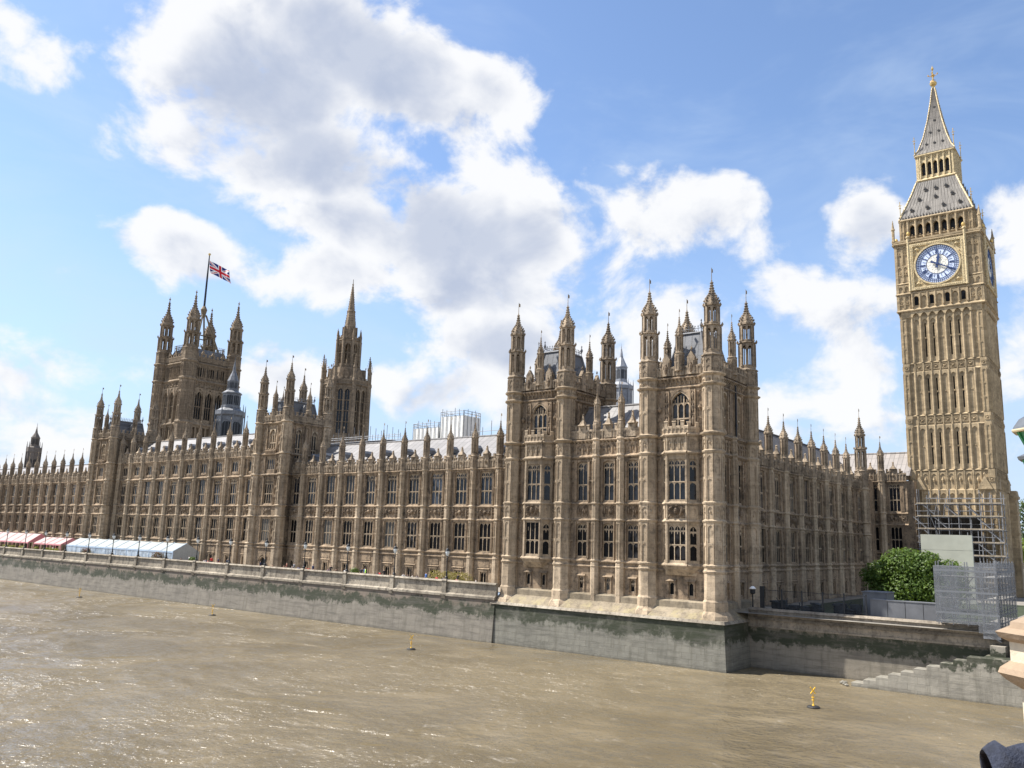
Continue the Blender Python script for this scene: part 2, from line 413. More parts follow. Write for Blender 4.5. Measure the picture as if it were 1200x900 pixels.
def window_meshes(w, h, n, trans=(.45,), mul=.085, tall=False):
    """stone mullions and tracery of a window with n lights (x centred, z from 0), and its glass"""
    def fn():
        m = M(); y0, y1 = .10, .18
        m.box(-w/2, -w/2 + mul*.7, y0, y1, 0, h); m.box(w/2 - mul*.7, w/2, y0, y1, 0, h)
        m.box(-w/2 + mul*.7, w/2 - mul*.7, y0 - .06, y1, 0, mul*.8)
        lw = w / n
        for i in range(1, n): m.box(-w/2 + i*lw - mul/2, -w/2 + i*lw + mul/2, y0, y1, mul*.8, h)
        for t_ in trans: m.box(-w/2 + mul*.7, w/2 - mul*.7, y0 - .03, y1 - .002, h*t_ - mul*.55, h*t_ + mul*.55)
        for i in range(n):
            a, b = -w/2 + i*lw + mul*.45, -w/2 + (i+1)*lw - mul*.45
            m.arch(a, b, h - lw*.8, h - lw*.18, h, y0 + .03, y1)
            if tall:
                m.box((a+b)/2 - .03, (a+b)/2 + .03, y0 + .03, y1, h - lw*1.4, h - lw*.3)
                m.arch(a, (a+b)/2 - .03, h - lw*1.3, h - lw*1.0, h - lw*.8, y0 + .04, y1, 3)
                m.arch((a+b)/2 + .03, b, h - lw*1.3, h - lw*1.0, h - lw*.8, y0 + .04, y1, 3)
            for t_ in trans:
                zt = h*t_ - mul*.55
                m.arch(a, b, zt - lw*.5, zt - lw*.08, zt, y0 + .03, y1)
        g = M(); g.box(-w/2, w/2, .155, .19, 0, h)
        return m.mesh("window", STONE_TRIM), g.mesh("pane", GLASS), g.mesh("pane", DARKGLASS)
    return cached(('win', w, h, n, trans, mul, tall), fn)

def window(th, org, rot, x, z, w, h, n, trans=(.45,), y=0., dark=False, tall=False, mul=.085):
    a, g, gd = window_meshes(round(w, 2), round(h, 2), n, trans, mul, tall)
    o = part(th, 'window', a, None, loc_of(org, rot, x, y, z), rot)
    p = sub(o, 'pane', gd if dark else g)
    p.rotation_euler = (random.uniform(-.012, .012), 0, random.uniform(-.012, .012))
    return o

def arched_window_meshes(w, h, n, trans):
    def fn():
        m = M(); y0, y1 = .10, .36; hh = h - w*.62
        m.box(-w/2, -w/2 + .1, y0, y1, 0, hh); m.box(w/2 - .1, w/2, y0, y1, 0, hh)
        m.box(-w/2 + .1, w/2 - .1, y0 - .05, y1, 0, .12)
        lw = w/n
        for i in range(1, n): m.box(-w/2 + i*lw - .065, -w/2 + i*lw + .065, y0, y1, .12, h - w*.12*(1 + abs(i - n/2)*1.4))
        for t_ in trans: m.box(-w/2 + .1, w/2 - .1, y0 - .03, y1 - .002, h*t_ - .08, h*t_ + .08)
        for i in range(n):
            a, b = -w/2 + i*lw + .06, -w/2 + (i+1)*lw - .06
            zc = h - w*.62
            m.arch(a, b, zc - lw*.5, zc + lw*.1, zc + lw*.22, y0 + .04, y1)
            m.box((a+b)/2 - .04, (a+b)/2 + .04, y0 + .04, y1, zc + lw*.15, h - w*.16*(1 + abs(i + .5 - n/2)*1.3))
        m.arch(-w/2, w/2, hh, h, h + .06, -.10, .42, 7)
        g = M(); g.box(-w/2, w/2, .28, .32, 0, h)
        return m.mesh("window", STONE_TRIM), g.mesh("pane", GLASS)
    return cached(('awin', round(w, 2), round(h, 2), n, trans), fn)
def arched_window(th, org, rot, x, z, w, h, n, trans=(.3,), y=0.):
    a, g = arched_window_meshes(w, h, n, trans)
    o = part(th, 'window', a, None, loc_of(org, rot, x, y, z), rot); sub(o, 'pane', g); return o

def string(m, x0, x1, z, h=.22, p=.22, y=0.):
    """string course: projecting moulding with a hollow under it"""
    m.slope(x0, x1, y - p, y, z - h*.15, z + h*.6, y - p*.15)
    m.box(x0, x1, y - p*.98, y, z - h*.42, z - h*.15)
    m.box(x0, x1, y - p*.5, y, z - h*.8, z - h*.42)

def corbels(m, x0, x1, z, h=.35, p=.3, pitch=.55, y=0.):
    n = max(1, int((x1 - x0)/pitch))
    for i in range(n):
        xc = x0 + (i + .5)*(x1 - x0)/n
        m.slope(xc - pitch*.22, xc + pitch*.22, y - p*.2, y, z - h, z, y - p)

def blind(m, x0, x1, z0, z1, y=0., rib=.10, p=.2, tr=(.5,)):
    """blind panel: two ribs, an arch head and a cross rib"""
    m.box(x0 - rib/2, x0 + rib/2, y - p, y, z0, z1); m.box(x1 - rib/2, x1 + rib/2, y - p, y, z0, z1)
    w = x1 - x0 - rib
    if w > .12:
        m.arch(x0 + rib/2, x1 - rib/2, z1 - w*1.1, z1 - w*.35, z1, y - p*.8, y, 3)
        for t_ in tr:
            zt = z0 + (z1 - z0)*t_
            m.box(x0 + rib/2, x1 - rib/2, y - p*.8, y, zt - .06, zt + .06)
            m.arch(x0 + rib/2, x1 - rib/2, zt - .06 - w*.8, zt - .06 - w*.2, zt - .06, y - p*.7, y, 3)

def relief(m, x0, x1, z0, z1, y=0., d=.2, seed=0, nx=14, nz=10):
    """carved panel: a mirrored heraldic lump of shield, supporters and scrolls"""
    rnd = random.Random(seed); ph = [rnd.uniform(0, 6.28) for _ in range(6)]
    def hgt(u, v):
        a = abs(u)
        sh = max(0, 1 - ((a/.26)**2 + ((v - .05)/.55)**2)**1.5)
        su = max(0, 1 - (((a - .58 - .1*math.sin(v*4 + ph[0]))/.17)**2 + (v/.85)**2))
        cr = max(0, 1 - ((a/.16)**2 + ((v - .75)/.2)**2))
        sc = .5 + .5*math.sin(a*11 + ph[1] + 3*math.sin(v*5 + ph[2]))*math.sin(v*9 + ph[3] + a*4)
        return max(sh*1.0, su*.95, cr) + .32*sc
    b = len(m.v)
    for j in range(nz + 1):
        for i in range(nx + 1):
            u = -1 + 2*i/nx; v = -1 + 2*j/nz
            e = 0 if i in (0, nx) or j in (0, nz) else 1
            m.v.append((x0 + (x1 - x0)*i/nx, y - d*hgt(u, v)*e + .02, z0 + (z1 - z0)*j/nz))
    for j in range(nz):
        for i in range(nx):
            q = b + j*(nx + 1) + i
            m.f.append((q, q + 1, q + nx + 2, q + nx + 1))

def quatre(m, xc, zc, r, y=0., p=.12):
    """small tracery panel: square frame, cross ribs and a boss"""
    for s_ in (-1, 1):
        m.box(xc + s_*r - .05, xc + s_*r + .05, y - p, y, zc - r, zc + r)
        m.box(xc - r + .05, xc + r - .05, y - p, y, zc + s_*r - .05, zc + s_*r + .05)
    for a in (45, 135):
        c, s_ = math.cos(R(a)), math.sin(R(a)); w = .05; q = r*1.15
        m.prism([(xc + c*q - s_*w, zc + s_*q + c*w), (xc - c*q - s_*w, zc - s_*q + c*w), (xc - c*q + s_*w, zc - s_*q - c*w), (xc + c*q + s_*w, zc + s_*q - c*w)][::-1], y - p*.8, y)
    m.octa(xc, y - p, zc, r*.38)

def parapet(m, x0, x1, z, h, y=0., pitch=.62, t=.28, deep=.45):
    """pierced battlement: panelled base, merlons with copings"""
    n = max(2, int(round((x1 - x0)/pitch))); w = (x1 - x0)/n
    zb = z + h*(1 - deep)
    m.box(x0, x1, y - t*.5, y + t*.5, z, zb)
    for i in range(n):
        a = x0 + i*w
        m.box(a, a + .09, y - t*.5 - .09, y - t*.5, z, zb)
        m.arch(a + .09, a + w, zb - w*.9, zb - w*.35, zb, y - t*.5 - .07, y - t*.5, 3)
        if i % 2 == 0:
            m.box(a + .05, a + w - .05, y - t*.4, y + t*.4, zb, z + h - .1)
            m.slope(a, a + w, y - t*.62, y + t*.62, z + h - .1, z + h, y - t*.3)
        else:
            m.slope(a, a + w, y - t*.6, y + t*.6, zb, zb + .1, y - t*.3)

def crockets(m, cx, cy, prof, n, r, rot=None, step=.28, k=1.10):
    if rot is None: rot = math.pi/n
    kk = 1/math.cos(math.pi/n)
    for i in range(n):
        a = rot + 2*math.pi*i/n
        acc = 0
        for (r0, z0), (r1, z1) in zip(prof, prof[1:]):
            L = math.hypot(r1 - r0, z1 - z0); q = 0
            while acc + (L - q) >= step:
                q += step - acc; acc = 0; f = q/L
                rr = (r0 + (r1 - r0)*f)*kk*k; zz = z0 + (z1 - z0)*f
                m.octa(cx + rr*math.cos(a), cy + rr*math.sin(a), zz, r, r*1.25)
            acc += L - q

def turret(r, z, ped, stages, cap, vane=1.2, n=8, open_core=.5, big=True):
    """octagonal turret from z=0: pedestal of height ped, panelled stages (height, apothem factor, open), ogee cap, finial, vane"""
    m = M()
    m.lathe(0, 0, [(r*1.0, 0), (r*1.0, ped - .12*r), (r*1.1, ped - .1*r), (r*1.1, ped), (r*.9, ped + .14*r)], n)
    k = 1/math.cos(math.pi/n)
    if big:
        for i in range(n):
            a = 2*math.pi*i/n
            q = M(); blind(q, -r*.30, r*.30, ped*.12, ped*.86, -r, r*.08, r*.07, (.5,)); m.add(q, rot=a)
    zc = ped + .1*r
    for h, f, op in stages:
        rr = r*f
        m.lathe(0, 0, [(rr*op, zc - .05), (rr*op, zc + h)], n)
        m.lathe(0, 0, [(rr*1.0, zc - .02), (rr*1.0, zc + h*.14), (rr*.9, zc + h*.16)], n)
        for i in range(n):
            a = math.pi/n + 2*math.pi*i/n
            q = M(); q.box(-rr*.17, rr*.17, -rr*k*1.04, -rr*k*.78, zc + h*.1, zc + h*.93); m.add(q, rot=a)
            q = M(); hw = rr*.33
            q.arch(-hw, hw, zc + h*.74, zc + h*.88, zc + h*.96, -rr*.97, -rr*.8, 3)
            q.box(-.03*rr - .02, .03*rr + .02, -rr*.95, -rr*.85, zc + h*.15, zc + h*.8)
            m.add(q, rot=2*math.pi*i/n)
        m.lathe(0, 0, [(rr*.98, zc + h*.92), (rr*.98, zc + h*.96), (rr*1.13, zc + h*.975), (rr*1.13, zc + h), (rr*.85, zc + h + .1*r)], n)
        for i in range(n):
            a = math.pi/n + 2*math.pi*i/n
            m.octa(rr*k*1.1*math.cos(a), rr*k*1.1*math.sin(a), zc + h + .12*r, .15*r, .28*r)
        zc += h
        last = rr
    c = last
    prof = [(c*1.1, zc), (c*1.08, zc + .07*cap), (c*.98, zc + .09*cap), (c*.95, zc + .16*cap), (c*.84, zc + .25*cap), (c*.62, zc + .35*cap), (c*.40, zc + .44*cap), (c*.27, zc + .54*cap), (c*.19, zc + .66*cap), (c*.12, zc + .80*cap), (c*.07, zc + .97*cap)]
    m.lathe(0, 0, prof, n)
    crockets(m, 0, 0, prof[2:], n, .115*r + .03, step=.09*cap + .05)
    m.octa(0, 0, zc + .74*cap, .24*c, .06*cap); m.octa(0, 0, zc + .88*cap, .26*c, .07*cap); m.octa(0, 0, zc + .99*cap, .12*c, .05*cap)
    if vane:
        zt = zc + cap
        m.lathe(0, 0, [(.022*r + .012, zt - .1), (.015*r + .008, zt + vane)], 5)
        m.prism([(0.02, zt + vane*.62), (.30*r, zt + vane*.66), (.30*r, zt + vane*.92), (.02, zt + vane*.95)], -.02, .02)
    return m

def pinnacle_mesh():
    return cached('pinn', lambda: turret(.55, 0, 1.75, [(2.6, .84, .62)], 2.25, 1.1).mesh("pinnacle", STONE_TOP))

def buttress(z0, zb, z1, r=.55, strings=(), tiers=()):
    """half-octagon buttress with panelled faces from z0 to z1; zb is the top of its base"""
    m = M()
    m.lathe(0, 0, [(r*1.28, z0), (r*1.28, z0 + .5), (r*1.14, z0 + .62), (r*1.14, zb - .15), (r*1.0, zb)], 8)
    m.lathe(0, 0, [(r, zb), (r, z1)], 8)
    for z in strings:
        m.lathe(0, 0, [(r*1.05, z - .18), (r*1.22, z - .08), (r*1.24, z + .02), (r*1.02, z + .16)], 8)
    for a, b in tiers:
        for i in range(-2, 3):
            q = M(); blind(q, -r*.33, r*.33, a + .1, b - .15, -r, r*.1, r*.12, (.5,)); m.add(q, rot=i*math.pi/4)
    return m

# one bay of the long ranges: wall sheet, mouldings, niches, battlement.  x is centred, the wall face is y = 0
GZ = -1.4
def range_bay(w, storey=False, seed=0, basement='window', base_top=3.0, wz=2.2):
    m = M(); hw = w/2
    holes = [(-wz/2, wz/2, 3.65, 7.7), (-wz/2, wz/2, 10.2, 14.85)]
    wins = [(0, 3.65, wz, 4.05, 3, (.48,), True, False), (0, 10.2, wz, 4.65, 3, (.42,), False, True)]
    if basement == 'window': holes.append((-.55, .55, -1.0, .85)); wins.append((0, -1.0, 1.1, 1.85, 2, (), True, False))
    top = 15.4
    if storey:
        top = 19.1; holes.append((-wz/2, wz/2, 16.2, 18.25)); wins.append((0, 16.2, wz, 2.05, 3, (), False, False))
    m.holes(-hw, hw, GZ, top, holes, 0, .25)
    for z, h, p in ((2.75, .25, .20), (3.35, .3, .26), (8.05, .26, .24), (9.95, .26, .22), (15.35, .34, .36)): string(m, -hw, hw, z, h, p)
    if storey: string(m, -hw, hw, 19.0, .34, .36)
    # basement: raised frame and hood
    if basement == 'window':
        m.box(-1.0, 1.0, -.07, 0, 1.5, 2.4); string(m, -1.15, 1.15, 1.3, .18, .16)
        m.box(-.72, -.55, -.09, 0, -1.2, .9); m.box(.55, .72, -.09, 0, -1.2, .9); m.box(-.8, .8, -.12, 0, .9, 1.05)
    m.box(-hw, hw, -.16, 0, GZ, GZ + .55)
    e = wz/2
    tiers = [(3.5, 7.9), (10.1, 15.1)] + ([(15.6, 18.75)] if storey else [])
    for a, b in tiers:
        for s_ in (-1, 1):
            m.box(s_*(e + .09) - .07, s_*(e + .09) + .07, -.13, 0, a, b)
            blind(m, min(s_*(e + .28), s_*(hw - .62)), max(s_*(e + .28), s_*(hw - .62)), a, b, 0, .11, .13, (.5,))
    for a, b in tiers: m.box(-e - .1, e + .1, -.14, 0, b - .2, b)
    return m, wins
def carved_bay(w, storey, seed, wz=2.2):
    m = M(); e = wz/2 + .1; hw = w/2
    relief(m, -e, e, 8.3, 9.75, .08, .42, seed)
    m.box(-e - .1, -e, -.18, 0, 8.2, 9.85); m.box(e, e + .1, -.18, 0, 8.2, 9.85)
    for s_ in (-1, 1): quatre(m, s_*(e + .1 + (hw - .6 - e)/2 - .05), 9.02, .42)
    if storey: relief(m, -e, e, 15.62, 16.08, 0, .14, seed + 3, 14, 4)
    return m
def parapet_bay(w, z):
    m = M(); hw = w/2
    corbels(m, -hw, hw, z - .12, .32, .32, .5)
    parapet(m, -hw, hw, z + .1, 1.55, -.1, .5, .3, .3)
    m.box(-.62, .62, -.3, .1, z + .1, z + 2.0); m.arch(-.5, .5, z + 1.2, z + 1.75, z + 1.9, -.38, -.3, 4)
    m.box(-.55, -.45, -.4, -.3, z + .1, z + 1.95); m.box(.45, .55, -.4, -.3, z + .1, z + 1.95)
    m.octa(0, -.3, z + .9, .3, .5)
    m.lathe(0, -.1, [(.5, z + 1.98), (.34, z + 2.2), (.16, z + 2.5), (.09, z + 3.0)], 4)
    m.octa(0, -.1, z + 2.75, .17, .14); m.octa(0, -.1, z + 3.05, .2, .2)
    for s_ in (-1, 1): m.box(s_*(hw - .95) - .16, s_*(hw - .95) + .16, -.22, .1, z + 1.2, z + 2.0)
    return m

def build_range(th, org, rot, edges, storey_bays=lambda i: False, pin=True, skip_pin=(), base='window', wz=2.2):
    """edges: x of the buttress centres along the facade"""
    wall = M(); par = M()
    tiers = [(3.5, 7.9), (10.1, 15.0)]
    nb = len(edges) - 1
    for i in range(nb):
        w = edges[i + 1] - edges[i]; xc = (edges[i] + edges[i + 1])/2
        st = storey_bays(i)
        key = (round(w, 2), st, base, wz)
        bm, wins = cached(('bay',) + key, lambda: range_bay(w, st, 0, base, 3.0, wz))
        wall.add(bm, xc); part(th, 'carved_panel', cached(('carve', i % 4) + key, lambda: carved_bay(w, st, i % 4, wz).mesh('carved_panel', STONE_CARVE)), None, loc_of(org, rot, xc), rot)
        par.add(cached(('par',) + key, lambda: parapet_bay(w, 19.0 if st else 15.4)), xc)
        for (x, z, ww, hh, n, tr, dk, tall) in wins: window(th, org, rot, xc + x, z, ww, hh, n, tr, 0, dk, tall)
    part(th, 'wall', wall, STONE, org, rot)
    part(th, 'parapet', par, STONE_TOP, org, rot)
    for i, x in enumerate(edges):
        if i in skip_pin: continue
        st = storey_bays(min(i, nb - 1)) or storey_bays(max(0, i - 1))
        top = 19.0 if st else 15.4
        key = ('but', top, base)
        bme = cached(key, lambda: buttress(GZ, 3.0, top, .50, (2.75, 3.35, 8.05, 9.95, 15.35) + ((19.0,) if st else ()), tiers + ([(15.6, 18.8)] if st else [])).mesh('buttress', STONE_TRIM))
        part(th, 'buttress', bme, None, loc_of(org, rot, x, -.06, 0), rot)
        if pin: part(th, 'pinnacle', pinnacle_mesh(), None, loc_of(org, rot, x, -.12, top - .02), rot)

def gable_roof(x0, x1, y0, y1, z0, z1, axis=1, hip0=0., hip1=0., over=0.):
    """ridge along axis (0 = x, 1 = y); hips pull the ridge ends in"""
    m = M()
    if axis == 1:
        xm = (x0 + x1)/2; A, B = (xm, y0 + hip0, z1), (xm, y1 - hip1, z1)
        m.face([(x0, y0, z0), (x0, y1, z0), B, A][::-1]); m.face([(x1, y0, z0), A, B, (x1, y1, z0)][::-1])
        m.face([(x0, y0, z0), A, (x1, y0, z0)][::-1]); m.face([(x0, y1, z0), (x1, y1, z0), B][::-1])
        m.bar((xm, y0 + hip0, z1 + .05), (xm, y1 - hip1, z1 + .05), .16, 6)
    else:
        ym = (y0 + y1)/2; A, B = (x0 + hip0, ym, z1), (x1 - hip1, ym, z1)
        m.face([(x0, y0, z0), (x1, y0, z0), B, A]); m.face([(x0, y1, z0), A, B, (x1, y1, z0)])
        m.face([(x0, y0, z0), A, (x0, y1, z0)]); m.face([(x1, y0, z0), (x1, y1, z0), B])
        m.bar((x0 + hip0, ym, z1 + .05), (x1 - hip1, ym, z1 + .05), .16, 6)
    return m
# ------------------------------------------------------------------ ground, river
def sheet(name, x0, x1, y0, y1, z, mat, n=1):
    m = M(); m.face([(x0, y0, z), (x1, y0, z), (x1, y1, z), (x0, y1, z)]); return structure(name, m, mat)
def water_mat():
    m, t, b = new_mat("muddy_river_water")
    P = pos_node(t)
    fl = t.vmath('MULTIPLY', P, (1.0, .8, 1.0))
    big = t.noise(fl, .03, 4, .6, .4)
    c = t.mix(t.ramp(big, .35, .68), (.104, .082, .047), (.152, .122, .074))
    md = t.noise(fl, .22, 4, .5, .3)
    c = t.mix(t.ramp(md, .40, .72, 0., .45), c, (.215, .175, .112))
    foam = t.math('MULTIPLY', t.ramp(t.noise(fl, .8, 7, .7, .5), .56, .78), t.ramp(t.noise(fl, .09, 4, .6, .6), .46, .64, .05, .9))
    c = t.mix(foam, c, (.33, .295, .24))
    h = t.math('ADD', t.math('MULTIPLY', t.noise(fl, .16, 3, .5, .4), 2.0), t.math('ADD', t.math('MULTIPLY', t.noise(fl, .62, 3, .55, .35), 1.1), t.math('MULTIPLY', t.noise(fl, 2.2, 3, .6, .3), .34)))
    h = t.math('MULTIPLY', h, t.ramp(t.noise(fl, .05, 3, .55, .8), .36, .62, .55, 1.5))
    bp = t.new('ShaderNodeBump'); bp.inputs['Strength'].default_value = 1.0; bp.inputs['Distance'].default_value = .62
    t.put(bp.inputs['Height'], h)
    b2 = t.new('ShaderNodeBump'); b2.inputs['Strength'].default_value = .16; b2.inputs['Distance'].default_value = .42
    t.put(b2.inputs['Height'], h)
    # silty water: a diffuse body under a sharp reflecting skin
    df = t.new('ShaderNodeBsdfDiffuse'); t.put(df.inputs['Color'], c); t.put(df.inputs['Normal'], b2.outputs[0])
    gs = t.new('ShaderNodeBsdfGlossy'); gs.inputs['Roughness'].default_value = .22; gs.inputs['Color'].default_value = (.95, .95, .95, 1); t.put(gs.inputs['Normal'], bp.outputs[0])
    fr = t.new('ShaderNodeFresnel'); fr.inputs['IOR'].default_value = 1.33; t.put(fr.inputs['Normal'], bp.outputs[0])
    mx = t.new('ShaderNodeMixShader'); t.put(mx.inputs[0], t.math('MULTIPLY', fr.outputs[0], .85)); t.l.new(df.outputs[0], mx.inputs[1]); t.l.new(gs.outputs[0], mx.inputs[2])
    t.l.new(mx.outputs[0], t.n['Material Output'].inputs['Surface'])
    t.n.remove(b)
    return m
WATER = water_mat()
WZ = -7.1
sheet("river", -2500, 4.6, -2500, 2500, WZ, WATER)
GROUND = plain("gravel_ground", (.22, .20, .17), .95, 0, .2, .7)
PAVING = plain("terrace_paving", (.25, .23, .2), .9, 0, .15, 1.)
sheet("ground", 3.2, 2600, -2500, 2500, -1.46, GROUND)
TZ = -1.05
sheet("terrace", -1.5, 7.4, 28.0, 240, TZ, PAVING)
LAWN = plain("lawn_grass", (.035, .045, .02), .95, 0, .35, 2.)
sheet("lawn", 12, 56, -24, -2, -1.44, LAWN)

def river_wall_mat(name, base, top, algae_z, algae_w, joint=.8):
    """tidal stone wall: blocks, weed band at the high-water mark, pale silt below"""
    m, t, b = new_mat(name)
    P = pos_node(t); x, y, z = t.sep(P)
    br = t.new('ShaderNodeTexBrick'); t.put(br.inputs['Vector'], t.comb(t.math('ADD', x, y), z, 0.)); br.inputs['Scale'].default_value = 1.
    br.inputs['Brick Width'].default_value = 1.7; br.inputs['Row Height'].default_value = .62; br.inputs['Mortar Size'].default_value = .02
    br.inputs['Color1'].default_value = (.90,)*3 + (1,); br.inputs['Color2'].default_value = (1.05,)*3 + (1,); br.inputs['Mortar'].default_value = (joint, joint, joint*.97, 1)
    n1 = t.noise(P, .5, 5, .65); n2 = t.noise(P, 1.9, 4, .7)
    zz = t.math('ADD', z, t.math('MULTIPLY_ADD', t.math('SUBTRACT', n2, .5), 2.2, t.math('MULTIPLY', t.math('SUBTRACT', t.noise(P, .35, 3, .6), .5), 2.6)))
    c = t.mix(t.ramp(zz, algae_z - .4, algae_z + .9), base, top)
    c = t.mix(1., c, br.outputs['Color'], 'MULTIPLY')
    c = t.mix(t.ramp(n1, .42, .72, 0., .55), c, tuple(v*.55 for v in base))
    st = t.ramp(t.noise(t.vmath('MULTIPLY', P, (1.5, 1.5, .15)), 1., 4, .65), .45, .75, 0., .5)
    c = t.mix(st, c, (.075, .07, .05))
    d = t.math('ABSOLUTE', t.math('SUBTRACT', zz, algae_z))
    al = t.ramp(d, algae_w*.55, algae_w*1.15, 1., 0.)
    c = t.mix(t.math('MULTIPLY', al, t.ramp(n1, .30, .50, .30, .96)), c, (.020, .026, .010))
    lowz = t.ramp(t.math('MULTIPLY_ADD', n2, .5, z), -6.95, -6.5, .75, 0.)
    c = t.mix(lowz, c, (.05, .044, .032))
    hs_ = t.ramp(t.noise(t.vmath('MULTIPLY', P, (.28, .28, 2.4)), 1., 5, .7), .46, .66, 0., .6)
    c = t.mix(hs_, c, tuple(v*.42 for v in base))
    t.put(b.inputs['Base Color'], c); b.inputs['Roughness'].default_value = .8
    bp = t.new('ShaderNodeBump'); bp.inputs['Strength'].default_value = .5; bp.inputs['Distance'].default_value = .08
    t.put(bp.inputs['Height'], t.math('MULTIPLY_ADD', br.outputs['Fac'], -.7, n2)); t.put(b.inputs['Normal'], bp.outputs[0])
    return m
TIDAL = river_wall_mat("tidal_wall_stone", (.205, .184, .15), (.165, .13, .10), -3.4, .85)
TIDAL_PAV = river_wall_mat("stained_tidal_stone", (.19, .182, .15), (.125, .118, .08), -3.2, 1.2, .62)
TIDAL_N = river_wall_mat("embankment_stone", (.21, .185, .145), (.16, .135, .095), -3.7, .85)
COPING = stone("coping_stone", (.37, .33, .265), (.28, .245, .195), soot=.6, blocks=.15, bw=2.4, bh=3.)
STEPST = river_wall_mat("stair_stone", (.27, .25, .205), (.29, .26, .21), -3.7, .6, .78)

# ------------------------------------------------------------------ river wall with the terrace parapet
TL0, TL1 = 28.3, 236.0
rw = thing("river_wall", "long stone river wall with weed line and panelled terrace parapet", "wall", (-1.8, 120, WZ))
m = M(); m.hexa([(-2.55, TL0, WZ - 2), (-.6, TL0, WZ - 2), (-.6, TL1, WZ - 2), (-2.55, TL1, WZ - 2), (-1.95, TL0, -2.0), (-.6, TL0, -2.0), (-.6, TL1, -2.0), (-1.95, TL1, -2.0)])
part(rw, 'wall', m, TIDAL)
m = M()
m.box(-2.12, -1.5, TL0, TL1, -2.0, -1.72); m.hexa([(-2.12, TL0, -1.72), (-1.4, TL0, -1.72), (-1.4, TL1, -1.72), (-2.12, TL1, -1.72), (-1.85, TL0, -1.55), (-1.4, TL0, -1.55), (-1.4, TL1, -1.55), (-1.85, TL1, -1.55)])
m.box(-1.80, -1.38, TL0, TL1, -1.55, -1.15); m.box(-1.72, -1.38, TL0, TL1, -1.15, -.32); m.box(-1.80, -1.38, TL0, TL1, -.32, -.18)
m.hexa([(-1.95, TL0, -.18), (-1.25, TL0, -.18), (-1.25, TL1, -.18), (-1.95, TL1, -.18), (-1.75, TL0, .02), (-1.45, TL0, .02), (-1.45, TL1, .02), (-1.75, TL1, .02)])
part(rw, 'parapet', m, COPING)
pm = M(); pm.box(-.42, .34, -.36, .36, -1.9, -.1); pm.hexa([(-.5, -.45, -.1), (.42, -.45, -.1), (.42, .45, -.1), (-.5, .45, -.1), (-.35, -.3, .12), (.27, -.3, .12), (.27, .3, .12), (-.35, .3, .12)])
pm.hexa([(-.42, -.36, -2.35), (.1, -.36, -2.35), (.1, .36, -2.35), (-.42, .36, -2.35), (-.62, -.36, -1.85), (.1, -.36, -1.85), (.1, .36, -1.85), (-.62, .36, -1.85)])
pme = pm.mesh('pier', COPING)
LAMPY = [36.85 + 9.72*k for k in range(20)]
for y in LAMPY: part(rw, 'pier', pme, None, (-1.62, y, 0))

pw = thing("river_wall", "dark stained stone river wall standing under the tall pavilion at the corner", "wall", (-1.5, 13.75, WZ))
m = M(); m.hexa([(-2.25, -2.15, WZ - 2), (5, -2.15, WZ - 2), (5, 28.4, WZ - 2), (-2.25, 28.4, WZ - 2), (-1.9, -1.75, -2.45), (5, -1.75, -2.45), (5, 28.4, -2.45), (-1.9, 28.4, -2.45)])
part(pw, 'wall', m, TIDAL_PAV)
m = M(); m.hexa([(-2.1, -1.95, -2.45), (5, -1.95, -2.45), (5, 29.0, -2.45), (-2.1, 29.0, -2.45), (-1.9, -1.75, -2.15), (5, -1.75, -2.15), (5, 28.95, -2.15), (-1.9, 28.95, -2.15)])
part(pw, 'ledge', m, COPING)

# ------------------------------------------------------------------ pavilion at the corner
pv = thing("palace_pavilion", "gothic stone riverside pavilion at the corner with two turreted towers and grey mansard roofs", "palace", (4.95, 13.75, -2.2))
PO = (0, 27.5, 0)
TX = (0., 7.9, 19.6, 27.5)
PS = [(2.75, .26, .22), (3.35, .3, .28), (8.05, .26, .24), (10.0, .26, .22), (15.6, .34, .38), (17.6, .34, .40)]
TS = [(23.1, .28, .26), (24.2, .36, .45)]
def plinth(m, x0, x1):
    m.box(x0, x1, -.55, .1, -1.2, -.55); m.slope(x0, x1, -1.75, .1, -2.16, -1.2, -.6); m.slope(x0, x1, -.55, 0, -.55, -.35, -.1)
def frieze(m, x0, x1, z0, z1, pitch=.75):
    n = max(1, int(round((x1 - x0)/pitch))); w = (x1 - x0)/n
    for i in range(n):
        blind(m, x0 + i*w + .05, x0 + (i+1)*w - .05, z0, z1, 0, .09, .12, ()); m.octa(x0 + (i + .5)*w, -.03, (z0 + z1)/2 - .05, .17, .3)
wall = M(); base = M(); par = M()
sm_ = M(); sm_.lathe(0, 0, [(.10, 0), (.17, .3), (.2, .7), (.12, .92), (.12, 1.06), (.03, 1.2)], 7); STATUE = sm_.mesh('statue', STONE_CARVE)
def small_win(hs, ws, x, w=.62):
    hs.append((x - w/2, x + w/2, .05, 1.5)); ws.append((x, .05, w, 1.45, 1, (), True))
def hood(m, x, w=.62):
    for s_ in (-1, 1): m.box(x + s_*(w/2 + .11) - .1, x + s_*(w/2 + .11) + .1, -.12, 0, -.1, 1.55)
    m.slope(x - w/2 - .32, x + w/2 + .32, -.26, 0, 1.55, 1.75, -.1)
